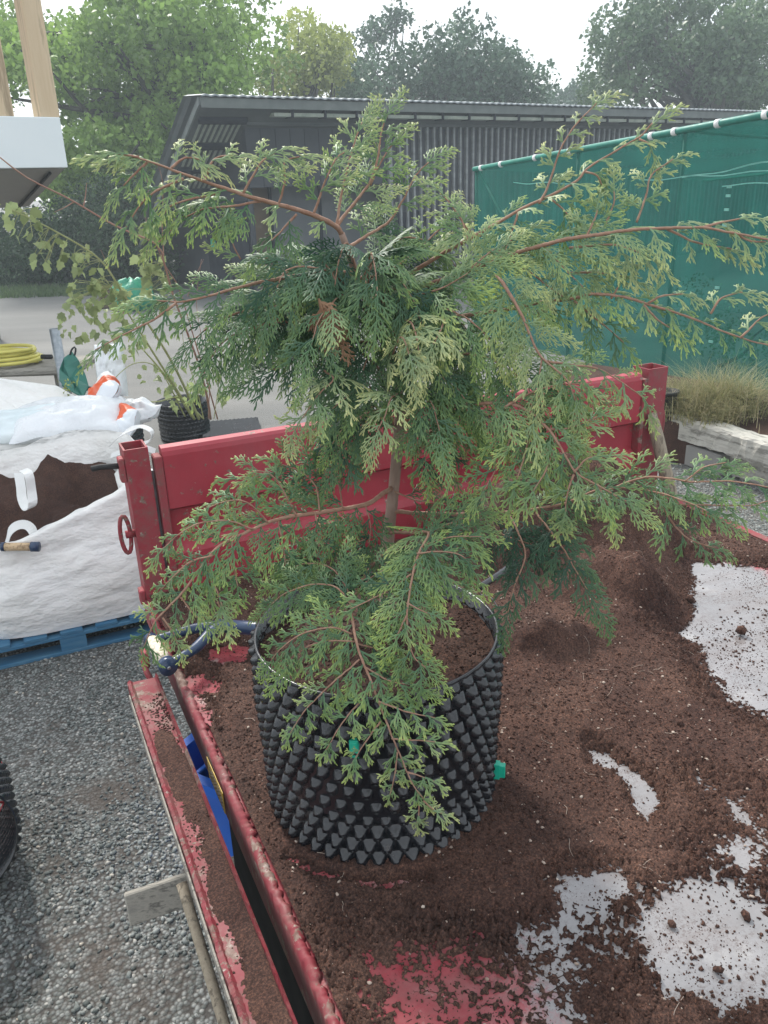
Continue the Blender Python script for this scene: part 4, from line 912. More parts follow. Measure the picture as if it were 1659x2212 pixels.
# ================================================================== CYPRESS
def frond_template(L, seed, env_k=.40):
    rng = np.random.default_rng(seed); seg = {4: [], 2: [], 1: []}   # K -> list of (pts (K+1,2), w, tips)
    def curve(p, ang, l, K, bend):
        pts = [p]; a = ang
        for i in range(K): pts.append(pts[-1]+np.array([math.cos(a), math.sin(a)])*l/K); a += bend/K
        return np.array(pts)
    ax = curve(np.zeros(2), 0, L, 8, rng.uniform(-.35, .35)); seg[8] = [(ax, .0030, 0., .45)]
    cum = np.linspace(0, L, 9)
    def onax(s): return np.array([np.interp(s, cum, ax[:, 0]), np.interp(s, cum, ax[:, 1])])
    def axang(s): i = min(7, int(s/L*8)); d = ax[i+1]-ax[i]; return math.atan2(d[1], d[0])
    s = .03*L+.004; side = 1
    while s < L*.985:
        q = s/L; env = env_k*L*(1-q)**.75*min(1, .35+q*3.2)+.010; env = min(env, .075)*rng.uniform(.78, 1.12)
        a0 = axang(s)+side*math.radians(52-16*q+rng.uniform(-6, 6)); p1 = curve(onax(s), a0, env, 4, -side*rng.uniform(.45, 1.0))
        t1 = q*.85+.12
        seg[4].append((p1, .0029, t1*.25, min(1, t1*.6+.3)))
        c1 = np.linspace(0, env, 5); s2 = .0055; sd = -side
        while s2 < env*.95:
            r2 = s2/env; l2 = (.44*env*(1-r2)**.75+.0050)*rng.uniform(.8, 1.15); i = min(3, int(r2*4)); d = p1[i+1]-p1[i]; a1 = math.atan2(d[1], d[0])+sd*math.radians(46-10*r2)
            b = np.array([np.interp(s2, c1, p1[:, 0]), np.interp(s2, c1, p1[:, 1])]); p2 = curve(b, a1, l2, 2, -sd*.75)
            t2 = .5*t1+.5*r2*(.35+.65*q); seg[2].append((p2, .0028, t2*.35, min(1, t2*.7+.35*q+.15)))
            if l2 > .0125:
                s3 = .004; s4 = sd
                while s3 < l2*.9:
                    d = p2[1]-p2[0]; a2 = math.atan2(d[1], d[0])+s4*.72; b3 = np.array([np.interp(s3, [0, l2/2, l2], p2[:, 0]), np.interp(s3, [0, l2/2, l2], p2[:, 1])]); l3 = rng.uniform(0.0045, .0075)
                    seg[1].append((curve(b3, a2, l3, 1, 0), .0030, t2*.5, min(1, t2*.7+.3*q+.2))); s3 += .0090; s4 = -s4
            s2 += .0061; sd = -sd
        s += .0088+.0032*(1-q); side = -side
    Vs, Fs, Ts = [], [], []; off = 0
    for K, lst in seg.items():
        if not lst: continue
        P = np.array([x[0] for x in lst]); wv = np.array([x[1] for x in lst]); t0 = np.array([x[2] for x in lst]); t1 = np.array([x[3] for x in lst])
        n = len(lst); T = np.gradient(P, axis=1); T /= np.linalg.norm(T, axis=2)[..., None]+1e-9; Nn = np.stack([-T[..., 1], T[..., 0]], 2)
        rows = []; tr = []
        for k in range(K+1):
            f = k/K; wk = wv*(1.0 if K > 1 and k < K else (.95 if k == 0 else .0)) 
            if k == K: wk = wv*.34
            if K == 1 and k == 0: wk = wv
            c = P[:, k]; l = c+Nn[:, k]*wk[:, None]/2; r = c-Nn[:, k]*wk[:, None]/2; z0 = np.zeros((n, 1))
            rows += [np.hstack([l, z0]), np.hstack([c, z0+wk[:, None]*.42]), np.hstack([r, z0])]; tr += [t0+(t1-t0)*f]*3
        V = np.stack(rows, 1).reshape(-1, 3); m = 3*(K+1); base = off+m*np.arange(n)[:, None]
        for k in range(K):
            a = 3*k; Fs += [base+np.array([[a, a+3, a+4, a+1]]), base+np.array([[a+1, a+4, a+5, a+2]])]
        Vs.append(V); Ts.append(np.stack(tr, 1).reshape(-1)); off += len(V)
    return np.concatenate(Vs), np.concatenate(Fs), np.clip(np.concatenate(Ts)**1.35*1.5, 0, 1)
TPL = {}
for Lk in (.045, .07, .10, .13, .165, .20, .24):
    TPL[Lk] = [frond_template(Lk, int(Lk*1000)+i) for i in range(7)]
LK = sorted(TPL)
class Foliage:
    def __init__(s): s.V = []; s.F = []; s.T = []; s.C = []; s.off = 0
    def put(s, p, d, n, L, droop, tone, rng, cup=1.0, tipk=1.0):
        k = min(LK, key=lambda x: abs(x-L)); V, F, T = TPL[k][rng.integers(7)]; sc = L/k; wsc = rng.uniform(.75, 1.2)
        V = V*sc; d = unit(d); n = unit(n-d*(n@d)); b = np.cross(n, d)
        x, y, z = V[:, 0], V[:, 1]*wsc*(1 if rng.random() < .5 else -1), V[:, 2]
        zz = z-cup*1.3*y*y/L-.22*cup*x*x/L+.03*L*np.sin(x/L*5+rng.random()*6)
        W = p+x[:, None]*d+y[:, None]*b+zz[:, None]*n
        W[:, 2] -= .25*droop*(x*x)/L+.3*droop*y*y/L
        s.V.append(W); s.F.append(F+s.off); s.off += len(W); s.T.append(np.clip(T*tipk, 0, 1)); s.C.append(np.full(len(W), tone))
    def build(s, parent, name='foliage', mat=None):
        if not s.V: return
        return fastmesh(name, np.concatenate(s.V), [np.concatenate(s.F)], mat or M['cypress'], parent, True, {'tip': np.concatenate(s.T), 'tone': np.concatenate(s.C)})
tree = empty('cypress_tree', (PX, PY, BZ+POTH-.03)); tag(tree, 'young green cypress with long drooping feathery branches, potted on the trailer', 'tree')
TREE0 = np.array([PX, PY, BZ+POTH-.03])
def loc_(P): return np.asarray(P)-TREE0
frng = np.random.default_rng(42)
def branch(pts, r0, r1=.0016, flen=(.10, .19), step=.021, tone=.5, facing=.75, skip=0.0, up=.55, tipk=1.0, droop=.35, sides=(1, -1), ang=52, name='branch', bark='twig', endf=.13):
    """pts: list of (u,v,Y)"""
    P = spline([atY(u, v, Y) for u, v, Y in pts], step=.006); n = len(P); s = np.linspace(0, 1, n); Ltot = .006*n
    P = P+np.cumsum(frng.normal(size=P.shape)*.0003, axis=0)
    r0 = r0*.85; r1 = r1*.8
    o = MB().tube(loc_(P), np.maximum(r0*(1-s)**1.0+r1*s, r1)*(1+.08*frng.normal(size=n).clip(-1, 1)), 7).build(name, M[bark], tree, True)
    fo = Foliage(); T = np.gradient(P, axis=0); side = 1; x = skip*Ltot+.01
    tocam = unit(CP-P.mean(0))
    while x < Ltot-.012:
        q = x/Ltot; i = min(n-1, int(q*n)); t = unit(T[i]); base_n = unit(np.array([0, 0, 1])*up+tocam*facing+frng.normal(size=3)*.17)
        bn = unit(base_n-t*(base_n@t)); lat = np.cross(bn, t)
        k = min(1.0, .55+q*1.8)*(1-.62*max(0, (q-.45)/.55)); L = flen[0]+(flen[1]-flen[0])*k*frng.uniform(.65, 1.15)-.03*q; L = max(.036, L*.78)
        a = math.radians(ang-14*q+frng.uniform(-9, 9)); dvec = math.cos(a)*t+math.sin(a)*lat*side+bn*frng.normal()*.10
        if side in sides: fo.put(loc_(P[i]), dvec, bn+frng.normal(size=3)*.08, L, droop*frng.uniform(.5, 1.5), np.clip((tone-.5)*1.25+.46+.13*frng.normal(), 0, 1), frng, tipk=tipk*frng.uniform(.75, 1.15))
        side = -side; x += step*1.12*frng.uniform(.75, 1.25)
    t = unit(T[-1]); bn = unit(np.array([0, 0, 1])*up+tocam*facing); fo.put(loc_(P[-1]-t*.02), t, bn, endf, droop, np.clip(tone+.08, 0, 1), frng, tipk=tipk)
    fo.build(o); return P
def trunkpath():
    pts = [(836, 1330, 1.70), (838, 1180, 1.70), (850, 1060, 1.71), (859, 960, 1.72), (862, 885, 1.72), (850, 780, 1.73), (805, 680, 1.73), (772, 600, 1.72), (755, 550, 1.71), (738, 505, 1.70)]
    P = spline([atY(u, v, Y) for u, v, Y in pts], 70); r = np.interp(np.linspace(0, 1, 70), [0, .15, .5, .75, 1], [.019, .0145, .0115, .009, .0065])
    MB().tube(loc_(P), r*(1+.04*frng.normal(size=70).clip(-1.5, 1.5)), 14).build('trunk', M['bark'], tree, True); return P
TP = trunkpath()
# long arm to the upper left, with its laterals
Y = 1.70
branch([(738, 505, 1.70), (726, 489, 1.69), (677, 463, 1.66), (602, 441, 1.62), (524, 419, 1.58), (442, 391, 1.55), (370, 363, 1.52), (334, 350, 1.50), (300, 340, 1.49)], .0065, .002, (.045, .085), .04, .75, .5, .1, .8, 1, .5, endf=.09)
for pts, L, tn in (([(677, 463, 1.66), (703, 394, 1.66), (726, 345, 1.67), (745, 330, 1.68)], (.05, .11), .7), ([(602, 441, 1.62), (617, 394, 1.62), (617, 350, 1.63), (650, 338, 1.64)], (.05, .10), .8),
    ([(524, 419, 1.58), (543, 384, 1.58), (569, 348, 1.59), (597, 332, 1.60)], (.05, .10), .8), ([(442, 391, 1.55), (461, 342, 1.56), (500, 332, 1.57)], (.05, .09), .9),
    ([(370, 363, 1.52), (399, 342, 1.53), (430, 345, 1.54)], (.04, .08), .9), ([(641, 463, 1.64), (602, 505, 1.62), (575, 530, 1.6)], (.06, .12), .35),
    ([(563, 435, 1.60), (497, 446, 1.57), (440, 452, 1.54), (400, 470, 1.53)], (.07, .13), .4), ([(396, 386, 1.53), (334, 415, 1.5), (300, 446, 1.49), (272, 490, 1.48)], (.05, .09), .6),
    ([(478, 410, 1.56), (458, 420, 1.55), (412, 430, 1.53), (367, 446, 1.52), (340, 482, 1.51)], (.06, .10), .55), ([(320, 348, 1.5), (290, 375, 1.49), (265, 400, 1.48)], (.05, .08), .6), ([(300, 340, 1.49), (275, 334, 1.48), (250, 330, 1.47)], (.03, .05), .7)):
    branch(pts, .0030, .0014, L, .018, tn, .6, .12, .7, 1, .4, endf=.08)
# upper centre leaders
branch([(729, 489, 1.70), (745, 465, 1.72), (773, 432, 1.74), (806, 386, 1.76), (821, 334, 1.78), (829, 282, 1.80), (843, 250, 1.81)], .0045, .0015, (.07, .14), .019, .6, .6, .1, .5, 1, .15, endf=.10)
branch([(754, 533, 1.71), (793, 510, 1.74), (839, 481, 1.77), (871, 432, 1.79), (895, 385, 1.81), (925, 352, 1.82)], .0042, .0014, (.07, .13), .02, .55, .6, .1, .5, 1, .1, endf=.09)
branch([(770, 600, 1.72), (822, 592, 1.75), (888, 546, 1.80), (937, 500, 1.83), (958, 480, 1.84)], .0045, .0015, (.09, .15), .018, .45, .6, .05, .5, 1, .1, endf=.09)
branch([(726, 489, 1.70), (735, 430, 1.72), (745, 380, 1.73), (765, 300, 1.75), (780, 262, 1.76)], .0035, .0014, (.06, .12), .022, .7, .6, .3, .5, 1, .15, endf=.09)
branch([(800, 400, 1.76), (835, 330, 1.79), (862, 300, 1.80)], .0025, .0014, (.05, .08), .018, .7, .6, .3, .5, 1, .1, endf=.07)
# left middle arms
branch([(768, 590, 1.72), (715, 590, 1.69), (667, 593, 1.66), (589, 606, 1.62), (507, 628, 1.58), (458, 642, 1.56), (399, 655, 1.53), (340, 654, 1.52)], .0062, .0017, (.08, .16), .021, .42, .55, .12, .6, .8, .5, endf=.10)
branch([(745, 613, 1.72), (693, 645, 1.68), (640, 660, 1.65), (560, 665, 1.6), (480, 690, 1.56), (425, 730, 1.54)], .0050, .0015, (.09, .17), .020, .28, .55, .1, .6, .6, .6, endf=.10)
branch([(520, 560, 1.60), (505, 530, 1.60), (500, 500, 1.6)], .002, .001, (.05, .09), .018, .6, .7, .0, .5, .9, .2, endf=.07)
branch([(380, 655, 1.52), (330, 690, 1.50), (270, 720, 1.48), (205, 755, 1.47)], .0030, .0012, (.05, .08), .022, .55, .6, .1, .6, .9, .6, endf=.07)
branch([(805, 690, 1.72), (740, 695, 1.68), (660, 693, 1.64), (589, 700, 1.60), (520, 725, 1.57), (470, 780, 1.55)], .005, .0014, (.08, .16), .02, .3, .6, .1, .6, .7, .6, endf=.09)
branch([(600, 690, 1.60), (540, 710, 1.56), (480, 740, 1.54), (440, 800, 1.52)], .003, .0012, (.05, .09), .024, .55, .6, .1, .6, .9, .6, endf=.08)
branch([(810, 740, 1.70), (740, 740, 1.66), (680, 760, 1.62), (620, 790, 1.59), (590, 800, 1.58)], .0042, .0014, (.09, .17), .018, .22, .6, .1, .5, .5, .5)
# upper right arms
branch([(790, 660, 1.74), (880, 600, 1.74), (960, 550, 1.72), (1030, 510, 1.70), (1075, 485, 1.69), (1130, 455, 1.68), (1190, 428, 1.67), (1245, 395, 1.66), (1265, 370, 1.66), (1315, 340, 1.65), (1380, 300, 1.64), (1408, 270, 1.64)], .0065, .0016, (.06, .11), .024, .75, .5, .25, .8, 1, .3, endf=.08)
for pts, L, tn in (([(1165, 440, 1.67), (1185, 400, 1.68), (1200, 350, 1.69), (1215, 310, 1.69), (1245, 265, 1.70), (1285, 222, 1.71)], (.045, .075), .9), ([(1305, 490, 1.62), (1325, 440, 1.63), (1325, 405, 1.64)], (.06, .09), .75),
    ([(1375, 480, 1.60), (1395, 425, 1.62), (1408, 380, 1.63), (1455, 345, 1.64)], (.05, .09), .75), ([(1040, 510, 1.70), (1015, 500, 1.71), (980, 450, 1.73), (945, 412, 1.74)], (.06, .11), .8), ([(1190, 430, 1.67), (1215, 450, 1.66), (1240, 480, 1.65)], (.06, .11), .6),
    ([(1265, 372, 1.66), (1290, 380, 1.65), (1300, 400, 1.65)], (.05, .08), .6), ([(1120, 460, 1.68), (1105, 500, 1.67), (1090, 540, 1.66)], (.06, .12), .6), ([(1380, 300, 1.64), (1400, 310, 1.63), (1410, 335, 1.63)], (.04, .06), .8), ([(1010, 520, 1.70), (1000, 480, 1.71), (990, 450, 1.72)], (.05, .1), .6)):
    branch(pts, .0028, .0013, L, .019, tn, .6, .1, .7, 1, .35, endf=.07)
# right arm, upper
branch([(800, 670, 1.74), (920, 620, 1.72), (1050, 570, 1.68), (1175, 530, 1.64), (1265, 512, 1.60), (1360, 497, 1.57), (1440, 492, 1.54), (1520, 490, 1.52), (1580, 500, 1.51), (1659, 515, 1.50), (1720, 530, 1.49)], .0072, .0018, (.06, .14), .030, .75, .55, .22, .7, 1, .4, endf=.08)
for pts, L, tn in (([(1520, 492, 1.52), (1560, 480, 1.52), (1622, 468, 1.52)], (.035, .05), .95), ([(1440, 495, 1.54), (1505, 525, 1.53), (1580, 537, 1.52)], (.04, .055), .9), ([(1230, 535, 1.62), (1330, 528, 1.58), (1405, 556, 1.56)], (.07, .12), .8),
    ([(1180, 540, 1.63), (1220, 580, 1.60), (1260, 620, 1.58)], (.08, .13), .75), ([(1100, 560, 1.66), (1160, 600, 1.62), (1215, 640, 1.60)], (.09, .15), .75), ([(1050, 575, 1.67), (1090, 530, 1.68), (1130, 500, 1.68)], (.08, .12), .65), ([(1265, 515, 1.6), (1285, 470, 1.61), (1290, 440, 1.62)], (.05, .09), .7), ([(1590, 505, 1.51), (1620, 520, 1.5), (1655, 522, 1.5)], (.03, .05), .8)):
    branch(pts, .0030, .0012, L, .020, tn, .65, .1, .6, 1, .45, endf=.08)
# right arm, middle
branch([(820, 730, 1.73), (960, 690, 1.70), (1100, 670, 1.66), (1180, 655, 1.63), (1233, 647, 1.60), (1275, 638, 1.58), (1334, 641, 1.56), (1396, 657, 1.54), (1458, 674, 1.53), (1517, 695, 1.52), (1569, 716, 1.51), (1621, 733, 1.50), (1680, 748, 1.49)], .0060, .0016, (.05, .11), .022, .6, .55, .2, .7, 1, .45, endf=.09)
for pts, L, tn in (([(1535, 678, 1.52), (1560, 645, 1.52), (1604, 632, 1.52)], (.04, .06), .85), ([(1400, 655, 1.54), (1430, 640, 1.54), (1480, 635, 1.55)], (.05, .08), .8), ([(1320, 645, 1.57), (1335, 620, 1.57), (1345, 605, 1.57)], (.04, .06), .6), ([(1390, 660, 1.54), (1420, 690, 1.53), (1450, 710, 1.52)], (.04, .06), .5), ([(1233, 590, 1.62), (1300, 590, 1.60), (1360, 600, 1.59)], (.06, .11), .8), ([(1600, 730, 1.5), (1640, 690, 1.5), (1680, 670, 1.5)], (.05, .08), .8), ([(1240, 650, 1.6), (1290, 690, 1.59), (1350, 740, 1.58)], (.07, .12), .4)):
    branch(pts, .0028, .0012, L, .020, tn, .6, .1, .6, 1, .4, endf=.075)
# arm falling from the centre to the right
branch([(1070, 595, 1.60), (1084, 607, 1.58), (1102, 636, 1.56), (1126, 678, 1.54), (1150, 737, 1.52), (1171, 771, 1.51), (1223, 816, 1.49), (1244, 861, 1.48)], .0045, .0014, (.08, .15), .021, .72, .8, .04, .5, 1, .5, endf=.10)
branch([(1171, 771, 1.51), (1165, 810, 1.50), (1160, 850, 1.49)], .002, .0012, (.05, .09), .02, .8, .8, .1, .4, 1.1, .4, endf=.09)
branch([(1180, 780, 1.51), (1250, 790, 1.50), (1300, 800, 1.50), (1380, 850, 1.49), (1400, 875, 1.49)], .0028, .0012, (.05, .10), .022, .65, .7, .1, .5, 1, .5, endf=.08)
branch([(880, 770, 1.70), (960, 760, 1.66), (1050, 770, 1.62), (1120, 810, 1.58), (1180, 860, 1.55), (1220, 900, 1.53)], .0045, .0014, (.10, .17), .018, .45, .7, .1, .5, .9, .5)
branch([(870, 900, 1.71), (930, 885, 1.66), (995, 878, 1.60), (1090, 875, 1.54), (1140, 893, 1.51), (1180, 928, 1.48), (1210, 973, 1.46), (1240, 1023, 1.44), (1280, 1048, 1.42), (1315, 1068, 1.41), (1350, 1088, 1.40)], .0058, .0016, (.08, .16), .020, .55, .8, .2, .5, 1.15, .5, endf=.10)
for pts, L, tn in (([(1115, 893, 1.52), (1100, 958, 1.50), (1070, 1018, 1.49), (1045, 1060, 1.48)], (.07, .12), .5), ([(1155, 905, 1.50), (1130, 998, 1.47), (1110, 1060, 1.46)], (.07, .12), .5), ([(1200, 960, 1.47), (1175, 1020, 1.45), (1150, 1060, 1.44)], (.06, .10), .55), ([(1180, 928, 1.48), (1230, 925, 1.48), (1290, 900, 1.48)], (.06, .10), .6), ([(1240, 1020, 1.44), (1270, 990, 1.44), (1305, 985, 1.44)], (.05, .09), .6), ([(1240, 1025, 1.43), (1225, 1070, 1.42), (1222, 1110, 1.42)], (.05, .08), .65), ([(1090, 880, 1.53), (1170, 840, 1.53), (1250, 830, 1.54), (1310, 860, 1.54)], (.07, .13), .55), ([(1290, 1050, 1.42), (1310, 1085, 1.41), (1325, 1120, 1.41)], (.04, .06), .7)):
    branch(pts, .0028, .0012, L, .018, tn, .85, .05, .45, 1.1, .4, endf=.08)
# low right arm reaching the headboard
branch([(850, 1105, 1.70), (930, 1110, 1.74), (1010, 1112, 1.76), (1080, 1110, 1.74), (1155, 1103, 1.70), (1220, 1090, 1.66), (1300, 1060, 1.60), (1370, 1060, 1.55), (1430, 1072, 1.50), (1500, 1095, 1.46), (1550, 1120, 1.44)], .0060, .0015, (.07, .14), .020, .45, .7, .42, .6, .9, .45, endf=.09)
branch([(1310, 1060, 1.58), (1400, 1030, 1.54), (1495, 1040, 1.50), (1580, 1038, 1.47), (1659, 1050, 1.45), (1700, 1060, 1.44)], .0032, .0013, (.07, .12), .02, .5, .7, .1, .6, .8, .4, endf=.08)
branch([(1420, 1080, 1.50), (1455, 1130, 1.48), (1490, 1165, 1.47), (1545, 1183, 1.46)], .0028, .0012, (.05, .09), .018, .35, .7, .05, .6, .8, .4, endf=.07)
branch([(1460, 1090, 1.49), (1540, 1090, 1.46), (1620, 1090, 1.44), (1660, 1080, 1.43)], .0025, .0012, (.05, .09), .02, .5, .7, .05, .6, .8, .4, endf=.07)
branch([(1480, 1040, 1.5), (1520, 1010, 1.5), (1570, 1000, 1.5)], .0022, .0012, (.05, .08), .02, .5, .7, .1, .6, .6, .3, endf=.07)
# dark hanging group, right of the pot
branch([(1155, 1103, 1.70), (1175, 1130, 1.66), (1210, 1178, 1.60), (1240, 1228, 1.56), (1268, 1275, 1.54)], .0030, .0012, (.07, .12), .018, .12, .8, .05, .5, .7, .5)
branch([(1100, 1112, 1.72), (1120, 1150, 1.66), (1135, 1200, 1.60), (1110, 1270, 1.55), (1095, 1330, 1.53)], .0030, .0012, (.06, .11), .018, .10, .8, .05, .5, .7, .5, endf=.10)
branch([(1060, 1112, 1.74), (1080, 1150, 1.70), (1160, 1180, 1.64), (1210, 1200, 1.62)], .0025, .0012, (.08, .13), .018, .08, .8, .05, .5, .5, .5)
# front centre: two arms hanging over the pot
branch([(845, 1150, 1.69), (900, 1150, 1.62), (925, 1152, 1.52), (905, 1190, 1.46), (889, 1232, 1.42), (879, 1301, 1.37), (875, 1363, 1.34), (887, 1420, 1.32), (914, 1449, 1.31)], .0050, .0014, (.09, .15), .017, .45, .95, .22, .45, 1.2, .4, endf=.09)
for pts, L, tn in (([(900, 1195, 1.45), (950, 1190, 1.44), (1000, 1200, 1.44), (1030, 1240, 1.43)], (.07, .12), .45), ([(895, 1215, 1.44), (940, 1240, 1.42), (1000, 1270, 1.41)], (.06, .10), .5), ([(888, 1240, 1.41), (850, 1270, 1.40), (810, 1290, 1.40), (760, 1315, 1.39)], (.06, .11), .4), ([(925, 1150, 1.52), (980, 1130, 1.52), (1040, 1110, 1.52)], (.08, .14), .4), ([(910, 1180, 1.48), (970, 1160, 1.47), (1040, 1160, 1.46)], (.07, .13), .4), ([(879, 1301, 1.37), (915, 1320, 1.36), (945, 1330, 1.36)], (.05, .07), .5), ([(878, 1330, 1.35), (860, 1370, 1.34), (855, 1400, 1.34)], (.05, .07), .5)):
    branch(pts, .0022, .0011, L, .017, tn, .9, .05, .5, 1.15, .4, endf=.07)
P14 = branch([(838, 1190, 1.68), (800, 1230, 1.60), (770, 1275, 1.50), (760, 1318, 1.42), (764, 1363, 1.37), (777, 1420, 1.33), (801, 1481, 1.30), (822, 1538, 1.28), (842, 1587, 1.26), (867, 1645, 1.25), (895, 1705, 1.235), (915, 1730, 1.23)], .0052, .0014, (.055, .11), .020, .5, 1.0, .25, .35, 1.2, .25, endf=.055)
for pts, L, tn in (([(777, 1424, 1.33), (720, 1473, 1.30), (658, 1534, 1.28), (625, 1585, 1.27)], (.05, .085), .5), ([(801, 1489, 1.30), (740, 1559, 1.27), (703, 1620, 1.26)], (.05, .08), .55), ([(822, 1559, 1.27), (785, 1612, 1.26), (762, 1650, 1.25)], (.04, .07), .55),
    ([(817, 1515, 1.28), (883, 1538, 1.27), (940, 1550, 1.27)], (.05, .08), .5), ([(846, 1595, 1.26), (903, 1598, 1.25), (940, 1602, 1.25)], (.04, .065), .55), ([(858, 1625, 1.25), (850, 1681, 1.24), (842, 1715, 1.24)], (.03, .05), .6), ([(880, 1668, 1.24), (915, 1680, 1.24), (938, 1688, 1.24)], (.03, .05), .6),
    ([(903, 1718, 1.235), (905, 1755, 1.23), (900, 1778, 1.23)], (.022, .032), .8), ([(915, 1730, 1.23), (936, 1749, 1.23), (955, 1756, 1.23)], (.022, .03), .8), ([(762, 1370, 1.37), (720, 1355, 1.36), (660, 1368, 1.35), (610, 1400, 1.34), (585, 1430, 1.34)], (.06, .11), .4), ([(768, 1385, 1.36), (715, 1385, 1.35), (660, 1400, 1.34), (620, 1440, 1.33)], (.05, .10), .4),
    ([(785, 1440, 1.32), (840, 1470, 1.31), (890, 1480, 1.31)], (.06, .10), .4), ([(765, 1320, 1.41), (730, 1270, 1.44), (680, 1262, 1.46), (620, 1280, 1.46), (585, 1305, 1.46)], (.08, .13), .35), ([(765, 1300, 1.45), (720, 1230, 1.50), (660, 1215, 1.52), (600, 1240, 1.52)], (.08, .14), .35), ([(770, 1390, 1.36), (805, 1400, 1.36), (840, 1420, 1.36)], (.07, .10), .3), ([(760, 1330, 1.41), (800, 1340, 1.42), (840, 1330, 1.43)], (.07, .11), .35), ([(760, 1290, 1.46), (800, 1250, 1.5), (850, 1220, 1.53)], (.08, .13), .35)):
    branch(pts, .0022, .0010, L, .017, tn, 1.0, .05, .4, 1.15, .3, endf=.055 if L[1] < .1 else .09)
# long low left arm
branch([(845, 1055, 1.70), (829, 1066, 1.68), (789, 1090, 1.65), (709, 1103, 1.60), (608, 1120, 1.54), (547, 1143, 1.50), (486, 1174, 1.46), (453, 1204, 1.44), (426, 1241, 1.42), (396, 1281, 1.40), (359, 1322, 1.39), (332, 1352, 1.38), (310, 1405, 1.38)], .0066, .0016, (.07, .14), .021, .42, .75, .14, .5, 1.0, .45, endf=.07)
for pts, L, tn in (([(547, 1143, 1.50), (490, 1123, 1.48), (429, 1130, 1.46), (389, 1150, 1.45), (350, 1185, 1.44)], (.05, .08), .55), ([(580, 1128, 1.52), (530, 1085, 1.51), (480, 1085, 1.50), (435, 1105, 1.49)], (.06, .10), .55), ([(640, 1115, 1.56), (598, 1040, 1.56), (557, 1020, 1.56), (507, 1043, 1.55), (485, 1065, 1.55)], (.07, .11), .5),
    ([(690, 1105, 1.59), (680, 1050, 1.61), (650, 1020, 1.62), (600, 1000, 1.62)], (.09, .15), .35), ([(740, 1098, 1.62), (730, 1040, 1.65), (700, 1000, 1.66)], (.09, .15), .25), ([(500, 1165, 1.47), (505, 1218, 1.45), (515, 1270, 1.44)], (.06, .10), .35), ([(600, 1122, 1.54), (610, 1180, 1.52), (615, 1220, 1.51)], (.07, .12), .3),
    ([(680, 1108, 1.58), (690, 1170, 1.56), (670, 1220, 1.55)], (.08, .13), .3), ([(440, 1230, 1.43), (465, 1270, 1.42), (480, 1310, 1.41)], (.05, .09), .6), ([(390, 1290, 1.40), (420, 1330, 1.39), (440, 1345, 1.39)], (.04, .07), .6), ([(789, 1090, 1.65), (799, 1133, 1.63), (796, 1180, 1.62)], (.06, .11), .25), ([(460, 1200, 1.44), (410, 1215, 1.43), (370, 1250, 1.42), (345, 1275, 1.42)], (.05, .08), .6),
    ([(470, 1300, 1.42), (485, 1330, 1.41)], (.04, .06), .7), ([(352, 1335, 1.385), (375, 1370, 1.38), (385, 1395, 1.38)], (.03, .05), .7)):
    branch(pts, .0024, .0011, L, .018, tn, .8, .05, .5, 1.0, .4, endf=.07)
# centre front sprays seen face on
for pts, L, tn in (([(845, 800, 1.68), (850, 760, 1.58), (865, 730, 1.52), (880, 760, 1.50), (888, 790, 1.49)], (.07, .12), .9), ([(870, 690, 1.62), (890, 700, 1.56), (900, 740, 1.52), (905, 775, 1.51)], (.06, .11), .95), ([(960, 690, 1.58), (950, 720, 1.54), (940, 745, 1.52)], (.06, .11), .9),
    ([(700, 800, 1.60), (720, 820, 1.54), (690, 850, 1.52), (655, 900, 1.51), (640, 925, 1.51)], (.06, .11), .9), ([(860, 850, 1.62), (845, 860, 1.53), (830, 900, 1.50), (815, 930, 1.49)], (.06, .12), .85), ([(900, 890, 1.64), (910, 930, 1.58), (915, 960, 1.57), (920, 1000, 1.56)], (.07, .12), .45), ([(890, 780, 1.64), (930, 800, 1.58), (980, 830, 1.56), (1010, 870, 1.56)], (.09, .15), .25),
    ([(830, 880, 1.66), (780, 900, 1.62), (740, 930, 1.60), (720, 960, 1.60)], (.09, .14), .35), ([(800, 840, 1.66), (760, 850, 1.60), (720, 880, 1.57)], (.09, .15), .35), ([(900, 640, 1.66), (960, 620, 1.62), (1010, 590, 1.60)], (.09, .15), .55), ([(800, 600, 1.70), (840, 640, 1.66), (860, 680, 1.62)], (.09, .15), .4), ([(690, 560, 1.66), (720, 590, 1.62), (730, 640, 1.60)], (.07, .12), .5), ([(1000, 600, 1.62), (1040, 560, 1.60), (1080, 530, 1.6)], (.08, .14), .7),
    ([(940, 660, 1.64), (1000, 680, 1.58), (1050, 720, 1.55), (1080, 760, 1.54)], (.09, .15), .6), ([(860, 980, 1.68), (905, 985, 1.70), (940, 960, 1.72), (960, 1000, 1.70)], (.08, .13), .2), ([(850, 1060, 1.70), (900, 1080, 1.68), (960, 1090, 1.66), (1020, 1100, 1.64)], (.09, .14), .3), ([(840, 1150, 1.68), (780, 1170, 1.62), (720, 1190, 1.58), (660, 1200, 1.56)], (.09, .15), .3), ([(838, 1170, 1.68), (870, 1210, 1.60), (900, 1240, 1.56)], (.08, .13), .3)):
    branch(pts, .0026, .0012, L, .017, tn, .85, .12, .5, 1.1, .35, endf=.09)
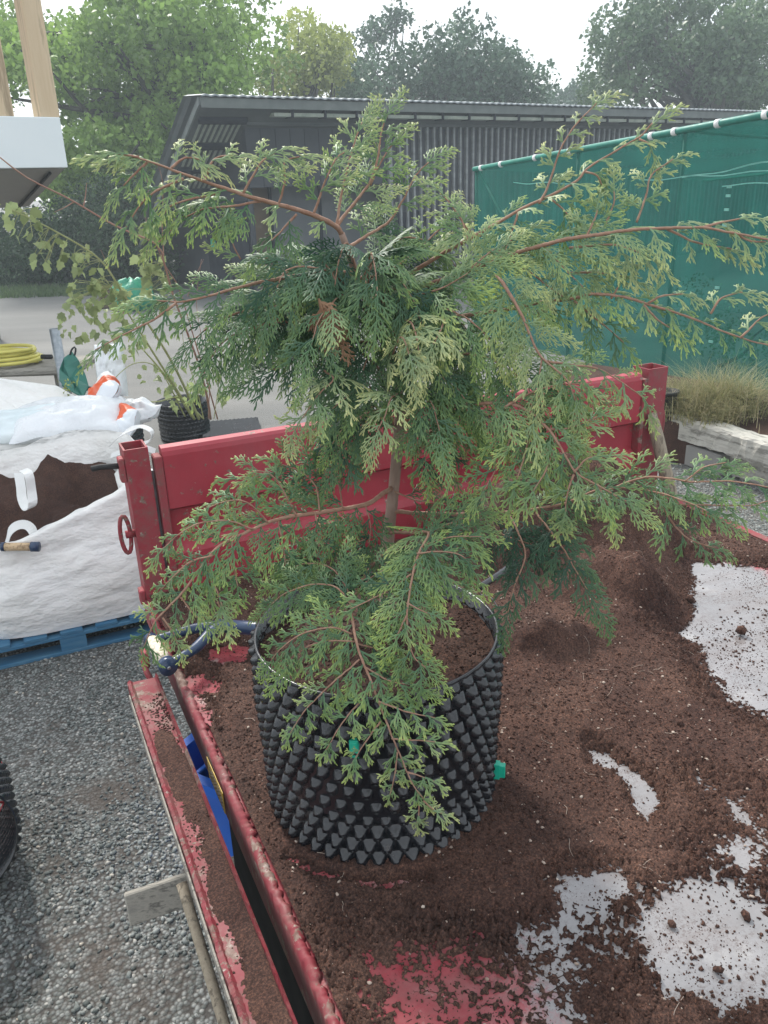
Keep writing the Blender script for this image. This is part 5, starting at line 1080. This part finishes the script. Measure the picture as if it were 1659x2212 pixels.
# dense interior
ir = np.random.default_rng(77)
for k in range(30):
    f = ir.uniform(.42, .90); p0 = TP[int(f*69)]; u0, v0 = proj(p0)
    az = ir.uniform(0, 2*math.pi); l = ir.uniform(.12, .30)*(1-.25*(f > .8)); el = ir.uniform(0, .6)
    e = p0+l*np.array([math.cos(az), math.sin(az)*.8, el]); mid = (p0+e)/2+np.array([0, 0, .05]); 
    def toP(q): u, v = proj(q); return (float(u), float(v), float(q[1]))
    branch([toP(p0), toP(mid), toP(e), toP(e+np.array([math.cos(az)*.05, math.sin(az)*.04, -.05]))], .0032, .0012, (.10, .17), .021, ir.uniform(.15, .48), .45, .15, .7, .7, .6, endf=.12)
# dead brown spray
fo = Foliage(); p0 = atY(688, 645, 1.55)
for (u, v, L_) in ((698, 705, .09), (714, 722, .11), (722, 700, .07)):
    d_ = atY(u, v, 1.54)-p0; fo.put(loc_(p0), d_, unit(CP-p0), L_*1.15, .1, .5, frng)
fo.build(tree, 'dead_spray', M['deadfrond'])

# ================================================================== LEFT SIDE
# digging fork handle
def fork_tool():
    a0 = atz(327, 1383, 1.03); a1 = atz(362, 1438, 1.03); root = empty('digging_fork', (a0+a1)/2-np.array([0, 0, .02])); tag(root, 'navy tool handle with worn wooden grip, lying across the left rail to the big pot', 'garden tool'); o0 = np.array(root.location)
    MB().tube([a0-o0, (a0+a1)/2-o0, a1-o0], [.021, .023, .021], 14).build('grip', M['handlepale'], root, True)
    j = atz(478, 1352, 1.04)
    q1 = [a1+[0, 0, 0], atz(395, 1418, 1.035), atz(425, 1398, 1.035), atz(455, 1368, 1.04), j]
    q2 = [a0, atz(370, 1372, 1.035), atz(420, 1358, 1.04), j]
    mb = MB()
    P = spline(q1, 16)-o0; mb.tube(P, np.linspace(.013, .023, 16), 10); P = spline(q2, 14)-o0; mb.tube(P, np.linspace(.013, .021, 14), 10)
    # eye ends round the grip
    ax = unit(a1-a0); mb.tube([a1-o0-ax*.012, a1-o0+ax*.014], .029, 16); mb.tube([a0-o0-ax*.014, a0-o0+ax*.006], .022, 16)
    mb.build('yoke', M['navy'], root, True)
    ed = np.array(w_(.62, -.52, BZ+.10)); e2 = atz(556, 1358, 1.05)
    MB().tube(np.array([j-unit(e2-j)*.01, e2, e2+unit(e2-j)*.25])-o0, [.023, .024, .024], 12).build('shaft', M['navy'], root, True)
    MB().tube(np.array([a1+ax*.014, a1+ax*.017])-o0, .006, 10).build('rivet', M['steel'], root, True)
M['handlepale'] = wood('worn_grip', (.44, .36, .26), (.66, .60, .48), (3, 3, 3), .7, 14, .3)
fork_tool()

# blue trough seen through the gap
def blue_tub():
    P1 = atz(332, 1650, .55); P2 = atz(415, 1583, .55); e = unit(P2-P1); root = empty('blue_trough', (P1[0], P1[1], 0), math.atan2(e[1], e[0])); tag(root, 'bright blue plastic trough on the ground, seen under the trailer edge', 'trough')
    x1, y0 = .62, -.50      # local: x along the far edge, -y towards the camera
    def ring(d, z): return [(d, y0+d, z), (x1-d, y0+d, z), (x1-d, -d, z), (d, -d, z)]
    r = [ring(.10, 0), ring(.03, .51), ring(0, .51), ring(0, .55), ring(.035, .55), ring(.12, .03)]
    V = [p for q in r for p in q]; F = [(i*4+k, i*4+(k+1) % 4, i*4+4+(k+1) % 4, i*4+4+k) for i in range(5) for k in range(4)]+[(3, 2, 1, 0), (20, 21, 22, 23)]
    MB().add(V, F).build('tub', M['blue'], root)
    MB().box(.04, x1-.04, -.17, -.15, .30, .545, ch=.004).build('divider', M['blue'], root)
blue_tub()

# push broom / rake leaning on the side board
def broom():
    zc = .50
    c0 = atz(268, 1935, zc); c1 = atz(432, 1880, zc)
    root = empty('wooden_rake', (c0+c1)/2-np.array([0, 0, .1])); tag(root, 'grey wooden rake with broad board head leaning on the lowered side board', 'rake'); o0 = np.array(root.location)
    d_ = c1-c0; L_ = np.linalg.norm(d_[:2]); c1e = c0+d_/L_*(L_+.12); 
    a_ = math.atan2(d_[1], d_[0]); Mx = Matrix.Translation(tuple(c0-o0)) @ Matrix.Rotation(a_, 4, 'Z') @ Matrix.Rotation(math.radians(-22), 4, 'X')
    MB().box(0, L_+.12, 0, .026, -.095, .0, Mx, ch=.004).build('board', M['greywood'], root)
    h0 = atz(392, 1908, zc+.03); h1 = atz(490, 2230, .30)
    h0 = h0; P = spline([h0-unit(h1-h0)*.0, (h0+h1)/2+np.array([0, 0, .004]), h1, h1+unit(h1-h0)*.15], 12)-o0
    MB().tube(P, .0155, 12).build('handle', M['stake'], root, True)
broom()

# stake leaning at the right post
p0 = w_(2.44, -.05, 1.28); pa = atY(1408, 893, 3.78); pb = atY(1447, 1060, 3.72)
P = spline([pa, (pa+pb)/2, pb, pb+(pb-pa)*1.0], 14); P[:, 2] = np.maximum(P[:, 2], .02)
o = MB().tube(P, np.concatenate([[.02, .029], np.linspace(.031, .036, 12)]), 14).build('wooden_stake', M['stake'], None, True); tag(o, 'round grey wooden stake leaning on the right post of the trailer', 'stake')

# pallet -------------------------------------------------------------
PA = atz(0, 1448, 0); PB = atz(325, 1372, 0); pdv = unit(PB-PA); pang = math.atan2(pdv[1], pdv[0])
def pallet(loc, rz, label):
    root = empty('pallet', loc, rz); tag(root, label, 'pallet', 'blue pallets')
    W, D_ = 1.25, 1.05
    for y in (0, D_/2-.05, D_-.1): MB().box(0, W, y, y+.1, 0, .022, ch=.003).build('bottom_board', M['palletblue'], root)
    for y in (0, D_/2-.05, D_-.1):
        for x in (0, W/2-.07, W-.14): MB().box(x, x+.14, y+.002, y+.098, .022, .10, ch=.003).build('block', M['palletblue'], root)
        MB().box(0, W, y, y+.1, .10, .122, ch=.003).build('stringer', M['palletblue'], root)
    for k in range(7): x = k*(W-.12)/6; MB().box(x, x+.12, -.002, D_, .122, .142, ch=.003).build('top_board', M['palletblue'], root)
    return root
pe = PA+pdv*1.02
pallet(tuple(pe-pdv*1.25), pang, 'blue wooden pallet under the open white bag')

def bulk_bag(name, loc, rz, W, D_, H, zc, seed, opening, mat, label, wr=.03, closed=False):
    """zc: rim heights at the four corners FL, FR, BR, BL"""
    root = empty(name, loc, rz); tag(root, label, 'bag', 'white bulk bags')
    n = 160; th = np.linspace(0, 2*math.pi, n, endpoint=False); c, s = np.cos(th), np.sin(th); ex = 4.0
    rr = (np.abs(c)**ex+np.abs(s)**ex)**(-1/ex); bx, by = c*rr, s*rr     # -1..1
    f = (bx+1)/2; g_ = (by+1)/2; rimz = zc[0]*(1-f)*(1-g_)+zc[1]*f*(1-g_)+zc[2]*f*g_+zc[3]*(1-f)*g_
    rows = []; m = 40
    for j in range(m+1):
        t = j/m; z = rimz*t; bulge = 1-.09*(1-math.sin(math.pi*min(1, t*1.15+.08)))-.05*t**3
        x = bx*W/2*bulge; y = by*D_/2*bulge
        w1 = fbm(th*1.6+0*z, z*2.0+t*2.5, 1.5, 4, seed); w2 = fbm(th*.9+z*1.5, z*7-th*1.2, 1.1, 4, seed+9)
        k = (w1*.6+np.abs(w2)*.8)*wr*(.35+t)
        rows.append(np.stack([x*(1+k), y*(1+k), z+.015*w1*t], 1))
    top = rows[-1]
    oc = np.array(opening[:2])
    for j, q in enumerate((.04, .10, .18, .27)):    # rolled collar falling inwards
        q = q*(1-.55*(by > .2)) if not closed else q+0*by; x = top[:, 0]*(1-q)+oc[0]*q; y = top[:, 1]*(1-q)+oc[1]*q
        z = top[:, 2]+(.02 if j == 0 else -.05*j)+.03*fbm(th*2, th*0+j*.7, 1.3, 3, seed+3)
        if closed: z = top[:, 2]+.05*j+.05*fbm(th*2, th*0+j*.7, 1.3, 3, seed+3)
        rows.append(np.stack([x, y, z], 1))
    if closed: rows.append(np.stack([top[:, 0]*.2+oc[0]*.8, top[:, 1]*.2+oc[1]*.8, top[:, 2]*0+max(zc)+.12+.02*c], 1)); rows.append(np.stack([0*c+oc[0]+.01*c, 0*c+oc[1]+.01*s, 0*c+max(zc)+.12], 1))
    else:
        last = rows[-1]; rows.append(np.stack([last[:, 0]*1.12, last[:, 1]*1.1, last[:, 2]*0+.30], 1))
    V = np.concatenate(rows); k = len(rows); I = np.arange(k*n).reshape(k, n); J = np.roll(I, -1, 1); F = np.stack([I[:-1], J[:-1], J[1:], I[1:]], 2).reshape(-1, 4)
    fastmesh('sack', V, [F], mat, root, True); return root
NB = np.array([-pdv[1], pdv[0], 0])
bc = pe-pdv*.56+NB*.52; bc[2] = .145
bagA = bulk_bag('bulk_bag', tuple(bc), pang, 1.16, 1.06, .9, (.45, .77, .86, .80), 4, (-.10, -.02), M['woven'], 'white woven bulk bag rolled open to show soil, on the blue pallet', .05)
# soil in the bag
ns = 60; V = []; rs = np.linspace(0, 1, 26)
for r_ in rs:
    for k in range(ns):
        a = 2*math.pi*k/ns; x, y = -.05+.50*r_*math.cos(a), .02+.44*r_*math.sin(a); V.append((x, y, .12*(x > .2)*(x-.2)+.28+.36*(y+.44)+.12*r_**2+.11*float(fbm(np.array([x*1.+5]), np.array([y+3.]), 5, 4, 2)[0])))
F = [(i*ns+k, i*ns+(k+1) % ns, (i+1)*ns+(k+1) % ns, (i+1)*ns+k) for i in range(25) for k in range(ns)]
o = mkmesh('topsoil', V, F, soil_mat('topsoil', .75), None, True, tuple(bc), pang); tag(o, 'dark crumbly topsoil filling the open white bulk bag', 'soil', kind='stuff')
# lifting straps on bag A
def strap(parent, pts, wv, width=.05, nm='lifting_strap', mat=None):
    P = spline(pts, 26)-np.array(parent.location); c_, s_ = math.cos(-parent.rotation_euler[2]), math.sin(-parent.rotation_euler[2])
    R_ = np.array([[c_, -s_, 0], [s_, c_, 0], [0, 0, 1]]); P = P@R_.T; wv = R_@np.asarray(wv, float)
    V, F = ribbon(P, wv, width, .004); MB().add(V, F).build(nm, mat or M['white'], parent)
strap(bagA, [atz(238, 962, .93), atz(262, 940, 1.02), atz(300, 921, 1.05), atz(328, 932, 1.03), atz(325, 950, .97), atz(300, 962, .95)], (.3, .9, .3), .035)
strap(bagA, [atz(240, 985, .9), atz(275, 972, .97), atz(312, 968, .98), atz(335, 975, .95)], (.2, .5, .8), .035)
strap(bagA, [atY(40, 1022, 4.25), atY(45, 1050, 4.2), atY(48, 1078, 4.15), atY(58, 1098, 4.10), atY(70, 1092, 4.04), atY(68, 1060, 4.08), atY(62, 1025, 4.1), atY(50, 1015, 4.15)], (.6, .8, .1), .05)
strap(bagA, [atY(14, 1175, 4.05), atY(24, 1145, 4.07), atY(45, 1133, 4.08), atY(66, 1140, 4.07), atY(80, 1172, 4.05)], (0, 0.6, .8), .05)
# spade handle in front of the bag
a0 = atY(8, 1181, 3.93); a1 = atY(72, 1181, 3.93); root = empty('spade_handle', (a0+a1)/2); tag(root, 'wooden tool grip with dark end caps, resting on the front of the open bag', 'garden tool'); o0 = (a0+a1)/2
MB().tube([a0-o0, a1-o0], .022, 14).build('grip', M['handle'], root, True)
ax = unit(a1-a0); MB().tube([a0-o0-ax*.01, a0-o0+ax*.008], .025, 14).build('end_cap', M['navy'], root, True); MB().tube([a1-o0-ax*.01, a1-o0+ax*.03], .027, 14).build('end_cap', M['navy'], root, True)

bc2 = bc+NB*1.16-pdv*.22; bc2[2] = .145; 
bagB = bulk_bag('bulk_bag', tuple(bc2), pang, 1.5, 1.05, .9, (.84, .70, .78, .98), 12, (-.2, .05), M['woven'], 'tall bulging closed white bag behind the open one', .05, closed=True)
pb2 = bc2-pdv*.66-NB*.52; pb2[2] = 0
pallet(tuple(pb2), pang, 'blue wooden pallet under the closed white bag, behind')
# compost sacks to its right
def pillow(name, c, a_, b_, h, mat, rz, label, cat='sack', seed=1, tilt=0, group='plastic compost sacks'):
    nu, nv = 34, 24; V = []
    for sgn in (1, -1):
        for i in range(nu+1):
            for j in range(nv+1):
                x = -1+2*i/nu; y = -1+2*j/nv; e = max(0, (1-abs(x)**3))*max(0, (1-abs(y)**3)); z = sgn*h/2*e**.55
                k = float(fbm(np.array([x*1.3+seed]), np.array([y*1.3+2*sgn]), 2.2, 3, seed)[0]); V.append((x*a_/2*(1-.04*e), y*b_/2, z+.028*k*(.3+e)+.02*math.sin(x*6+y*3+seed)*(1-e)))
    n1 = (nu+1)*(nv+1); F = []
    for sgn in (0, 1):
        for i in range(nu):
            for j in range(nv): a = sgn*n1+i*(nv+1)+j; q = (a, a+nv+1, a+nv+2, a+1); F.append(q if sgn == 0 else q[::-1])
    o = mkmesh(name, V, F, mat, None, True); o.location = tuple(map(float, c)); o.rotation_euler = (tilt, 0, rz); tag(o, label, cat, group); return o
def sackmat():
    m, t, p, o = newmat('printed_sack'); c = nd(t, 'ShaderNodeTexCoord'); mp = nd(t, 'ShaderNodeSeparateXYZ'); t.links.new(c.outputs['Generated'], mp.inputs[0])
    n = noise(t, 2.0, 2); ad = nd(t, 'ShaderNodeMath', operation='ADD'); t.links.new(mp.outputs[0], ad.inputs[0]); t.links.new(mrange(t, n, .3, .7, -.1, .1), ad.inputs[1])
    col = ramp(t, ad.outputs[0], [(.0, (.75, .77, .78)), (.28, (.75, .77, .78)), (.30, (.72, .11, .03)), (.70, (.72, .11, .03)), (.72, (.72, .76, .80)), (1, (.72, .76, .80))])
    t.links.new(col, p.inputs['Base Color']); p.inputs['Roughness'].default_value = .35; bump(t, p, noise(t, 9, 5), .5, .02); return m
M['printed'] = sackmat()
s1 = pillow('compost_sack', atY(222, 858, 5.6), .50, .32, .16, M['printed'], math.radians(-68), 'orange and white plastic sack slumped between the bags and the posts', seed=3, tilt=.95)
s2 = pillow('compost_sack', atY(258, 915, 5.3), .40, .28, .14, M['printed'], math.radians(-55), 'crumpled white and orange sack lower down, above the small studded pot', seed=5, tilt=.9)
s3 = pillow('compost_sack', atY(150, 905, 5.25), .7, .45, .2, M['film'], math.radians(10), 'shiny white film sack lying against the closed bag', seed=7, tilt=.3)
s4 = pillow('compost_sack', atY(60, 915, 5.15), .8, .28, .10, M['cyanfilm'], math.radians(14), 'pale blue film sack tucked behind the open bag', seed=9, tilt=.6)
s5 = pillow('plastic_bag', atY(292, 890, 5.9), .35, .25, .16, M['film'], math.radians(-35), 'small crumpled clear bag on the ground beside the orange sack', seed=11, tilt=.3, group=None)
s6 = pillow('plastic_bag', atY(240, 800, 6.3), .22, .42, .14, M['film'], math.radians(10), 'upright white bag leaning on the right steel post', seed=13, tilt=1.2, group=None)
# emblem on the orange sack
# steel posts
for (u, v, Y_, lb) in ((117, 710, 7.3, 'grey steel tube post standing behind the green tarp'), (216, 762, 6.9, 'grey steel tube post rising beside the orange sack')):
    p = atY(u, v, Y_); o = mkmesh('steel_post', *lathe([(.0, 0), (.045, 0), (.045, p[2]), (.040, p[2]), (.040, p[2]-.25), (0, p[2]-.25)], 20), M['steel'], None, True, (p[0], p[1], 0)); tag(o, lb, 'post', 'steel tube posts')
# green tarp draped
pk = atY(157, 762, 6.9)
V = []; F = []; n = 12
outline = [(128, 800), (140, 775), (157, 762), (170, 780), (185, 810), (192, 835), (180, 860), (160, 850), (140, 838), (128, 822)]
cen = atY(158, 815, 6.7); ring = [atY(u, v, 6.9-.012*(v-762)/2) for u, v in outline]
V = [tuple(cen+np.array([0, -.08, 0]))]+[tuple(p) for p in ring]+[tuple(cen*.5+p*.5+np.array([.02*((i % 2)*2-1), -.06*((i % 3)), 0])) for i, p in enumerate(ring)]
m = len(ring); F = [(0, 1+m+i, 1+m+(i+1) % m) for i in range(m)]+[(1+m+i, 1+i, 1+(i+1) % m, 1+m+(i+1) % m) for i in range(m)]
o = mkmesh('green_tarp', V, F, M['greentarp'], None, False); sd = o.modifiers.new('sol', 'SOLIDIFY'); sd.thickness = .012
tag(o, 'dark green tarp hung in a peak beside the left steel post', 'tarp')
o = MB().tube(spline([atY(u, v, 6.85) for u, v in ((150, 772), (155, 755), (163, 750), (162, 765), (156, 778))], 12), .008, 6).build('wire_hook', M['blackdull'], None, True); tag(o, 'dark wire loop at the peak of the green tarp', 'hook')
o = MB().tube(spline([atY(u, v, 6.6) for u, v in ((185, 838), (215, 845), (245, 860), (262, 872))], 12), .02, 8).build('black_tube', M['blackdull'], None, True); tag(o, 'dark flexible tube behind the white sacks', 'tube')
# hose on a grey trough/timber
hp = atY(40, 775, 7.6)
o = MB().box(-2.2, .62, -.25, .35, hp[2]-.12, hp[2]-.05, ch=.02).build('grey_bench', M['greywood'], None, loc=(hp[0], hp[1], 0)); tag(o, 'grey slab bench under the yellow hose', 'bench')
MBx = MB()
for x in (-1.9, .3): MBx.box(x, x+.1, 0, .1, 0, hp[2]-.12)
MBx.build('bench_leg', M['greywood'], o)
mb = MB(); r = np.random.default_rng(5)
P = []
for k in range(7*20):
    a = k/20*2*math.pi; R_ = .30+.035*math.sin(k*.05)+.02*r.normal()*.2; P.append((hp[0]-.16+R_*math.cos(a)*1.1, hp[1]+R_*math.sin(a)*.75, hp[2]-.03+.018*(k/20)+.01*math.sin(a*1.5)))
mb.tube(P, .017, 8); o = mb.build('hose_coil', M['yellow'], None, True); tag(o, 'coil of yellow hose on the grey bench at the left edge', 'hose')
e = np.array(P[-1]); o2 = MB().tube([(hp[0]+.26, hp[1]-.1, hp[2]+.03), (hp[0]+.36, hp[1]-.12, hp[2]+.03)], .022, 10).build('hose_connector', M['blackdull'], o, True)
# far left bin
bp = atz(-22, 735, 0); V, F = lathe([(0, 0), (.2, 0), (.26, .70), (.28, .72), (.28, .78), (0, .80)], 20)
o = mkmesh('water_butt', V, F, M['blackdull'], None, True, (bp[0]-.02, bp[1], 0)); tag(o, 'dark bin cut off by the left edge of the picture', 'bin')
# green sack and brown box by the shed
gp = atz(292, 668, 0)
rng = np.random.default_rng(8); P = np.array([[gp[0]+rng.normal()*.16, gp[1]+rng.normal()*.1, .25+.2*rng.random()] for _ in range(1)])
Vv, Fv_ = lathe([(0, 0), (.35, 0), (.45, .2), (.42, .42), (.28, .58), (.12, .62), (0, .6)], 22); Vv = [(x*(1+.18*math.sin(5*math.atan2(y, x)+z*9)), y*(1+.1*math.sin(3*math.atan2(y, x))), z*(1+.12*math.sin(4*math.atan2(y, x)))) for x, y, z in Vv]
o = mkmesh('garden_sack', Vv, Fv_, M['greenbag'], None, True, (gp[0], gp[1], 0)); tag(o, 'bright green refuse sack on the yard beside the shed doorway', 'sack')
bp = atz(262, 662, 0); o = MB().box(-.45, .1, -.2, .25, 0, .45, ch=.02).build('brown_box', M['shedbrown'], None, loc=(bp[0], bp[1], 0), rz=.3); tag(o, 'brown box standing left of the green refuse sack', 'box')
# pots for saplings
airpot('studded_plant_pot', (*atz(402, 945, .0)[:2], 0), .26, .40, 40, 9, 5, 'black studded pot holding the long stemmed sapling behind the headboard', group='black studded root pots')
airpot('studded_plant_pot', (*atz(262, 1010, 0)[:2], 0), .24, .40, 36, 9, 5, 'small black studded pot under the orange sack', group='black studded root pots')
mp_ = atz(500, 925, .05); nn = 26
V = []; F = []
for i in range(nn+1):
    for j in range(nn+1): V.append((-.30+.6*i/nn, -.3+.6*j/nn, .02+.012*((i+j) % 2)))
F = [(i*(nn+1)+j, (i+1)*(nn+1)+j, (i+1)*(nn+1)+j+1, i*(nn+1)+j+1) for i in range(nn) for j in range(nn)]
o = mkmesh('studded_mat', V, F, M['black'], None, False, (mp_[0], mp_[1], .04), .2); sd = o.modifiers.new('sol', 'SOLIDIFY'); sd.thickness = .06; tag(o, 'flat black studded sheet lying on the ground beside the sapling pot', 'mat')
# airpot lying at the lower left
lp = airpot('studded_plant_pot', (0, 0, 0), .23, .42, 40, 12, 7, 'black studded pot with red mesh base, lying on its side at the left edge', group='black studded root pots', stud=.016)
cc = atz(-128, 1740, .24); lp.location = (cc[0], cc[1]+.05, .245); lp.rotation_euler = (math.radians(78), 0, math.radians(28))
mb = MB()
for r_ in (.05, .11, .17, .215): mb.tube([(r_*math.cos(a), r_*math.sin(a), -.004) for a in np.linspace(0, 2*math.pi, 40)], .006, 6, False)
for k in range(12): a = k*math.pi/6; mb.tube([(.03*math.cos(a), .03*math.sin(a), -.002), (.22*math.cos(a), .22*math.sin(a), -.002)], .005, 6)
mb.build('red_mesh_base', simple('red_plastic', (.5, .02, .03), (.4, .02, .03), 8, .45), lp, True)
yp = atz(-118, 2180, .25); V, F = lathe([(0, 0), (.10, 0), (.13, .25), (.14, .25), (.14, .27), (.125, .27), (.095, .02), (0, .02)], 28); o = mkmesh('yellow_bucket', V, F, M['yellowb'] if 'yellowb' in M else simple('yellow_plastic', (.75, .62, .03), (.7, .58, .03), 8, .4), None, True, (yp[0]-.03, yp[1], 0)); tag(o, 'yellow bucket rim just inside the bottom left corner', 'bucket')

# ================================================================== SAPLINGS with lobed leaves
LOBE = np.array([(0, 0), (.16, .10), (.42, .20), (.36, .42), (.47, .64), (.27, .68), (.20, .84), (.09, .88), (0, 1.0), (-.09, .88), (-.20, .84), (-.27, .68), (-.47, .64), (-.36, .42), (-.42, .20), (-.16, .10)])
def leaf_mesh(specs, rng):
    V = []; F = []; A_ = []
    for (p, d, n, L_) in specs:
        d = unit(d); n = unit(n-d*(n@d)); b = np.cross(n, d); k = len(V); wd = rng.uniform(.6, .95); tone = rng.random()*.9; cv = rng.uniform(.1, .7); fold = rng.uniform(-.2, .65)
        for (x, y) in LOBE: V.append(p+d*y*L_+b*x*L_*wd+n*(-cv*L_*y*y+fold*L_*abs(x))); A_.append(tone)
        mid = [p+d*y*L_+n*(-cv*L_*y*y) for y in (.3, .55, .8)]
        for q in mid: V.append(q); A_.append(tone)
        m = k+16
        for a, b_ in ((0, 1), (1, 2), (2, 3)): F.append((k+a, k+b_, m))
        F += [(k+3, m+1, m), (k+3, k+4, m+1), (k+4, k+5, m+1), (k+5, m+2, m+1), (k+5, k+6, m+2), (k+6, k+7, m+2), (k+7, k+8, m+2), (k+8, k+9, m+2), (k+9, k+10, m+2), (k+10, k+11, m+2), (k+11, m+1, m+2), (k+11, k+12, m+1), (k+12, k+13, m+1), (k+13, m, m+1), (k+13, k+14, m), (k+14, k+15, m), (k+15, k, m)]
    return V, F, A_
def sapling(name, stems, label, leaf, leafzones, seed, lsz=(.07, .12), mat='stem'):
    rng = np.random.default_rng(seed); b0 = atY(*stems[0][0][0]); root = empty(name, b0); tag(root, label, 'sapling'); sp = []
    for (pts, r0, bm) in stems:
        P = spline([atY(*p) for p in pts], 40)-b0; MB().tube(P, np.linspace(r0, r0*.35, 40), 7).build('stem', M[bm], root, True); sp.append(P)
    specs = []
    for (u, v, Y_, R_, n) in leafzones:
        for k in range(n):
            a = rng.uniform(0, 6.283); q = R_*math.sqrt(rng.random()); p = atY(u+q*math.cos(a)*1.0, v+q*math.sin(a), Y_+rng.normal()*.06)-b0
            d = np.array([rng.normal()*.5, rng.normal()*.5, -.7+rng.normal()*.4]); nn_ = unit(CP-p-b0)*.8+np.array([0, 0, .5])+rng.normal(size=3)*.6
            specs.append((p, d, nn_, rng.uniform(*lsz)))
    # petioles
    for (p, d, n_, L_) in specs[:90]:
        best = None
        for P in sp:
            i = np.argmin(np.linalg.norm(P-p, axis=1)); dd = np.linalg.norm(P[i]-p)
            if best is None or dd < best[0]: best = (dd, P[i])
        MB().tube([best[1], (best[1]+p)/2+np.array([0, 0, .01]), p], .0016, 4, False).build('leaf_stalk', M['stem'], root)
    V, F, A_ = leaf_mesh(specs, rng); o = fastmesh('leaves', np.array(V), [np.array(F)], M['tulipleaf'], root, attrs={'v': A_}); return root
sapling('maple_sapling', [
    ([(430, 905, 6.6), (405, 850, 6.4), (370, 780, 6.1), (320, 700, 5.8), (270, 640, 5.6), (215, 560, 5.4), (120, 500, 5.2), (20, 450, 5.0)], .012, 'stem'),
    ([(420, 905, 6.6), (380, 840, 6.4), (330, 760, 6.1), (285, 690, 5.9), (240, 620, 5.7)], .012, 'stem'),
    ([(415, 900, 6.6), (360, 815, 6.4), (300, 745, 6.2), (280, 720, 6.1)], .011, 'stem'),
    ([(440, 905, 6.6), (390, 860, 6.5), (340, 868, 6.3), (290, 868, 6.1), (240, 890, 6.0), (190, 905, 5.9), (120, 925, 5.7), (60, 935, 5.6)], .007, 'stem'),
    ([(400, 900, 6.6), (345, 800, 6.4), (290, 785, 6.2), (235, 830, 6.0), (200, 870, 5.9)], .006, 'stem')],
    'lanky sapling with pale lobed leaves arching over the white bags from its studded pot', .1,
    [(60, 480, 5.1, 40, 14), (110, 540, 5.2, 40, 16), (190, 560, 5.4, 35, 14), (215, 625, 5.6, 50, 34), (180, 640, 5.6, 40, 20), (250, 650, 5.7, 40, 22), (170, 690, 5.8, 50, 26), (240, 710, 5.8, 40, 22), (280, 740, 6.0, 35, 14),
     (360, 810, 6.4, 35, 12), (380, 860, 6.5, 30, 12), (320, 800, 6.3, 25, 6), (210, 870, 5.9, 22, 9), (215, 920, 5.9, 20, 11), (70, 925, 5.6, 35, 9), (120, 920, 5.7, 30, 6), (420, 825, 6.5, 28, 6), (20, 455, 5.0, 25, 7)], 21, (.05, .085))
sapling('young_sapling', [
    ([(455, 905, 6.9), (448, 860, 6.7), (430, 790, 6.4), (405, 720, 6.1), (375, 640, 5.8), (355, 570, 5.6), (338, 528, 5.5), (250, 488, 5.3), (150, 430, 5.1), (60, 385, 4.9), (0, 340, 4.8)], .011, 'stemred'),
    ([(470, 905, 6.9), (440, 800, 6.5), (410, 700, 6.2), (385, 620, 6.0), (350, 560, 5.8), (320, 470, 5.7)], .007, 'stemred'),
    ([(338, 528, 5.5), (360, 505, 5.5), (390, 480, 5.5), (410, 450, 5.5)], .005, 'stemred'),
    ([(180, 448, 5.15), (185, 420, 5.15), (187, 395, 5.15)], .004, 'stemred'), ([(160, 436, 5.12), (140, 448, 5.1), (118, 458, 5.1)], .0035, 'stemred'), ([(440, 905, 6.7), (425, 840, 6.6), (400, 760, 6.5), (392, 700, 6.4)], .005, 'stem'), ([(462, 905, 6.8), (470, 850, 6.8), (478, 800, 6.8), (500, 770, 6.8)], .004, 'stem'), ([(450, 905, 6.8), (452, 800, 6.7), (430, 700, 6.6), (425, 640, 6.5), (435, 560, 6.4)], .004, 'stemred'), ([(405, 640, 6.1), (425, 590, 6.1), (440, 560, 6.1)], .003, 'stemred'), ([(355, 570, 5.9), (350, 480, 5.9), (352, 400, 5.9), (340, 350, 5.9)], .004, 'stemred'), ([(330, 540, 5.9), (315, 470, 5.9), (320, 400, 5.9), (300, 360, 5.9)], .003, 'stemred'), ([(270, 720, 5.9), (262, 640, 5.9), (240, 590, 5.8), (218, 540, 5.7)], .004, 'stemred')],
    'thin red stemmed sapling leaning left with a few small tan leaves', .1,
    [(330, 500, 5.7, 25, 14), (320, 560, 5.8, 25, 18), (335, 610, 5.9, 28, 20), (350, 660, 6.0, 25, 10), (480, 850, 6.8, 12, 3)], 23, (.05, .09))
# tiny foliage sprig beside green tarp
rngx = np.random.default_rng(2); P = np.array([atY(145+rngx.normal()*8, 820+k*1.5, 5.8) for k in range(40)]); V, F = cards(P, .018, rngx); o = fastmesh('twiggy_plant', V, [F], M['paleleaf'], attrs={'v': np.repeat(rngx.random(40), 4)})
tag(o, 'small sprig of pale leaves in front of the green tarp', 'plant')

# ------------------------------------------------------------------ added pale volume imitating milky lens glare over the distance
hm = bpy.data.materials.new('lens_veil_air'); hm.use_nodes = True; ht = hm.node_tree; ht.nodes.clear(); ho = nd(ht, 'ShaderNodeOutputMaterial'); hv = nd(ht, 'ShaderNodeVolumePrincipled')
hv.inputs['Color'].default_value = (.82, .93, 1, 1); hv.inputs['Density'].default_value = .0038; hv.inputs['Anisotropy'].default_value = .2; ht.links.new(hv.outputs[0], ho.inputs['Volume'])
o = MB().box(-60, 60, -8, 75, -1, 24).build('lens_veil', hm); tag(o, kind='stuff')
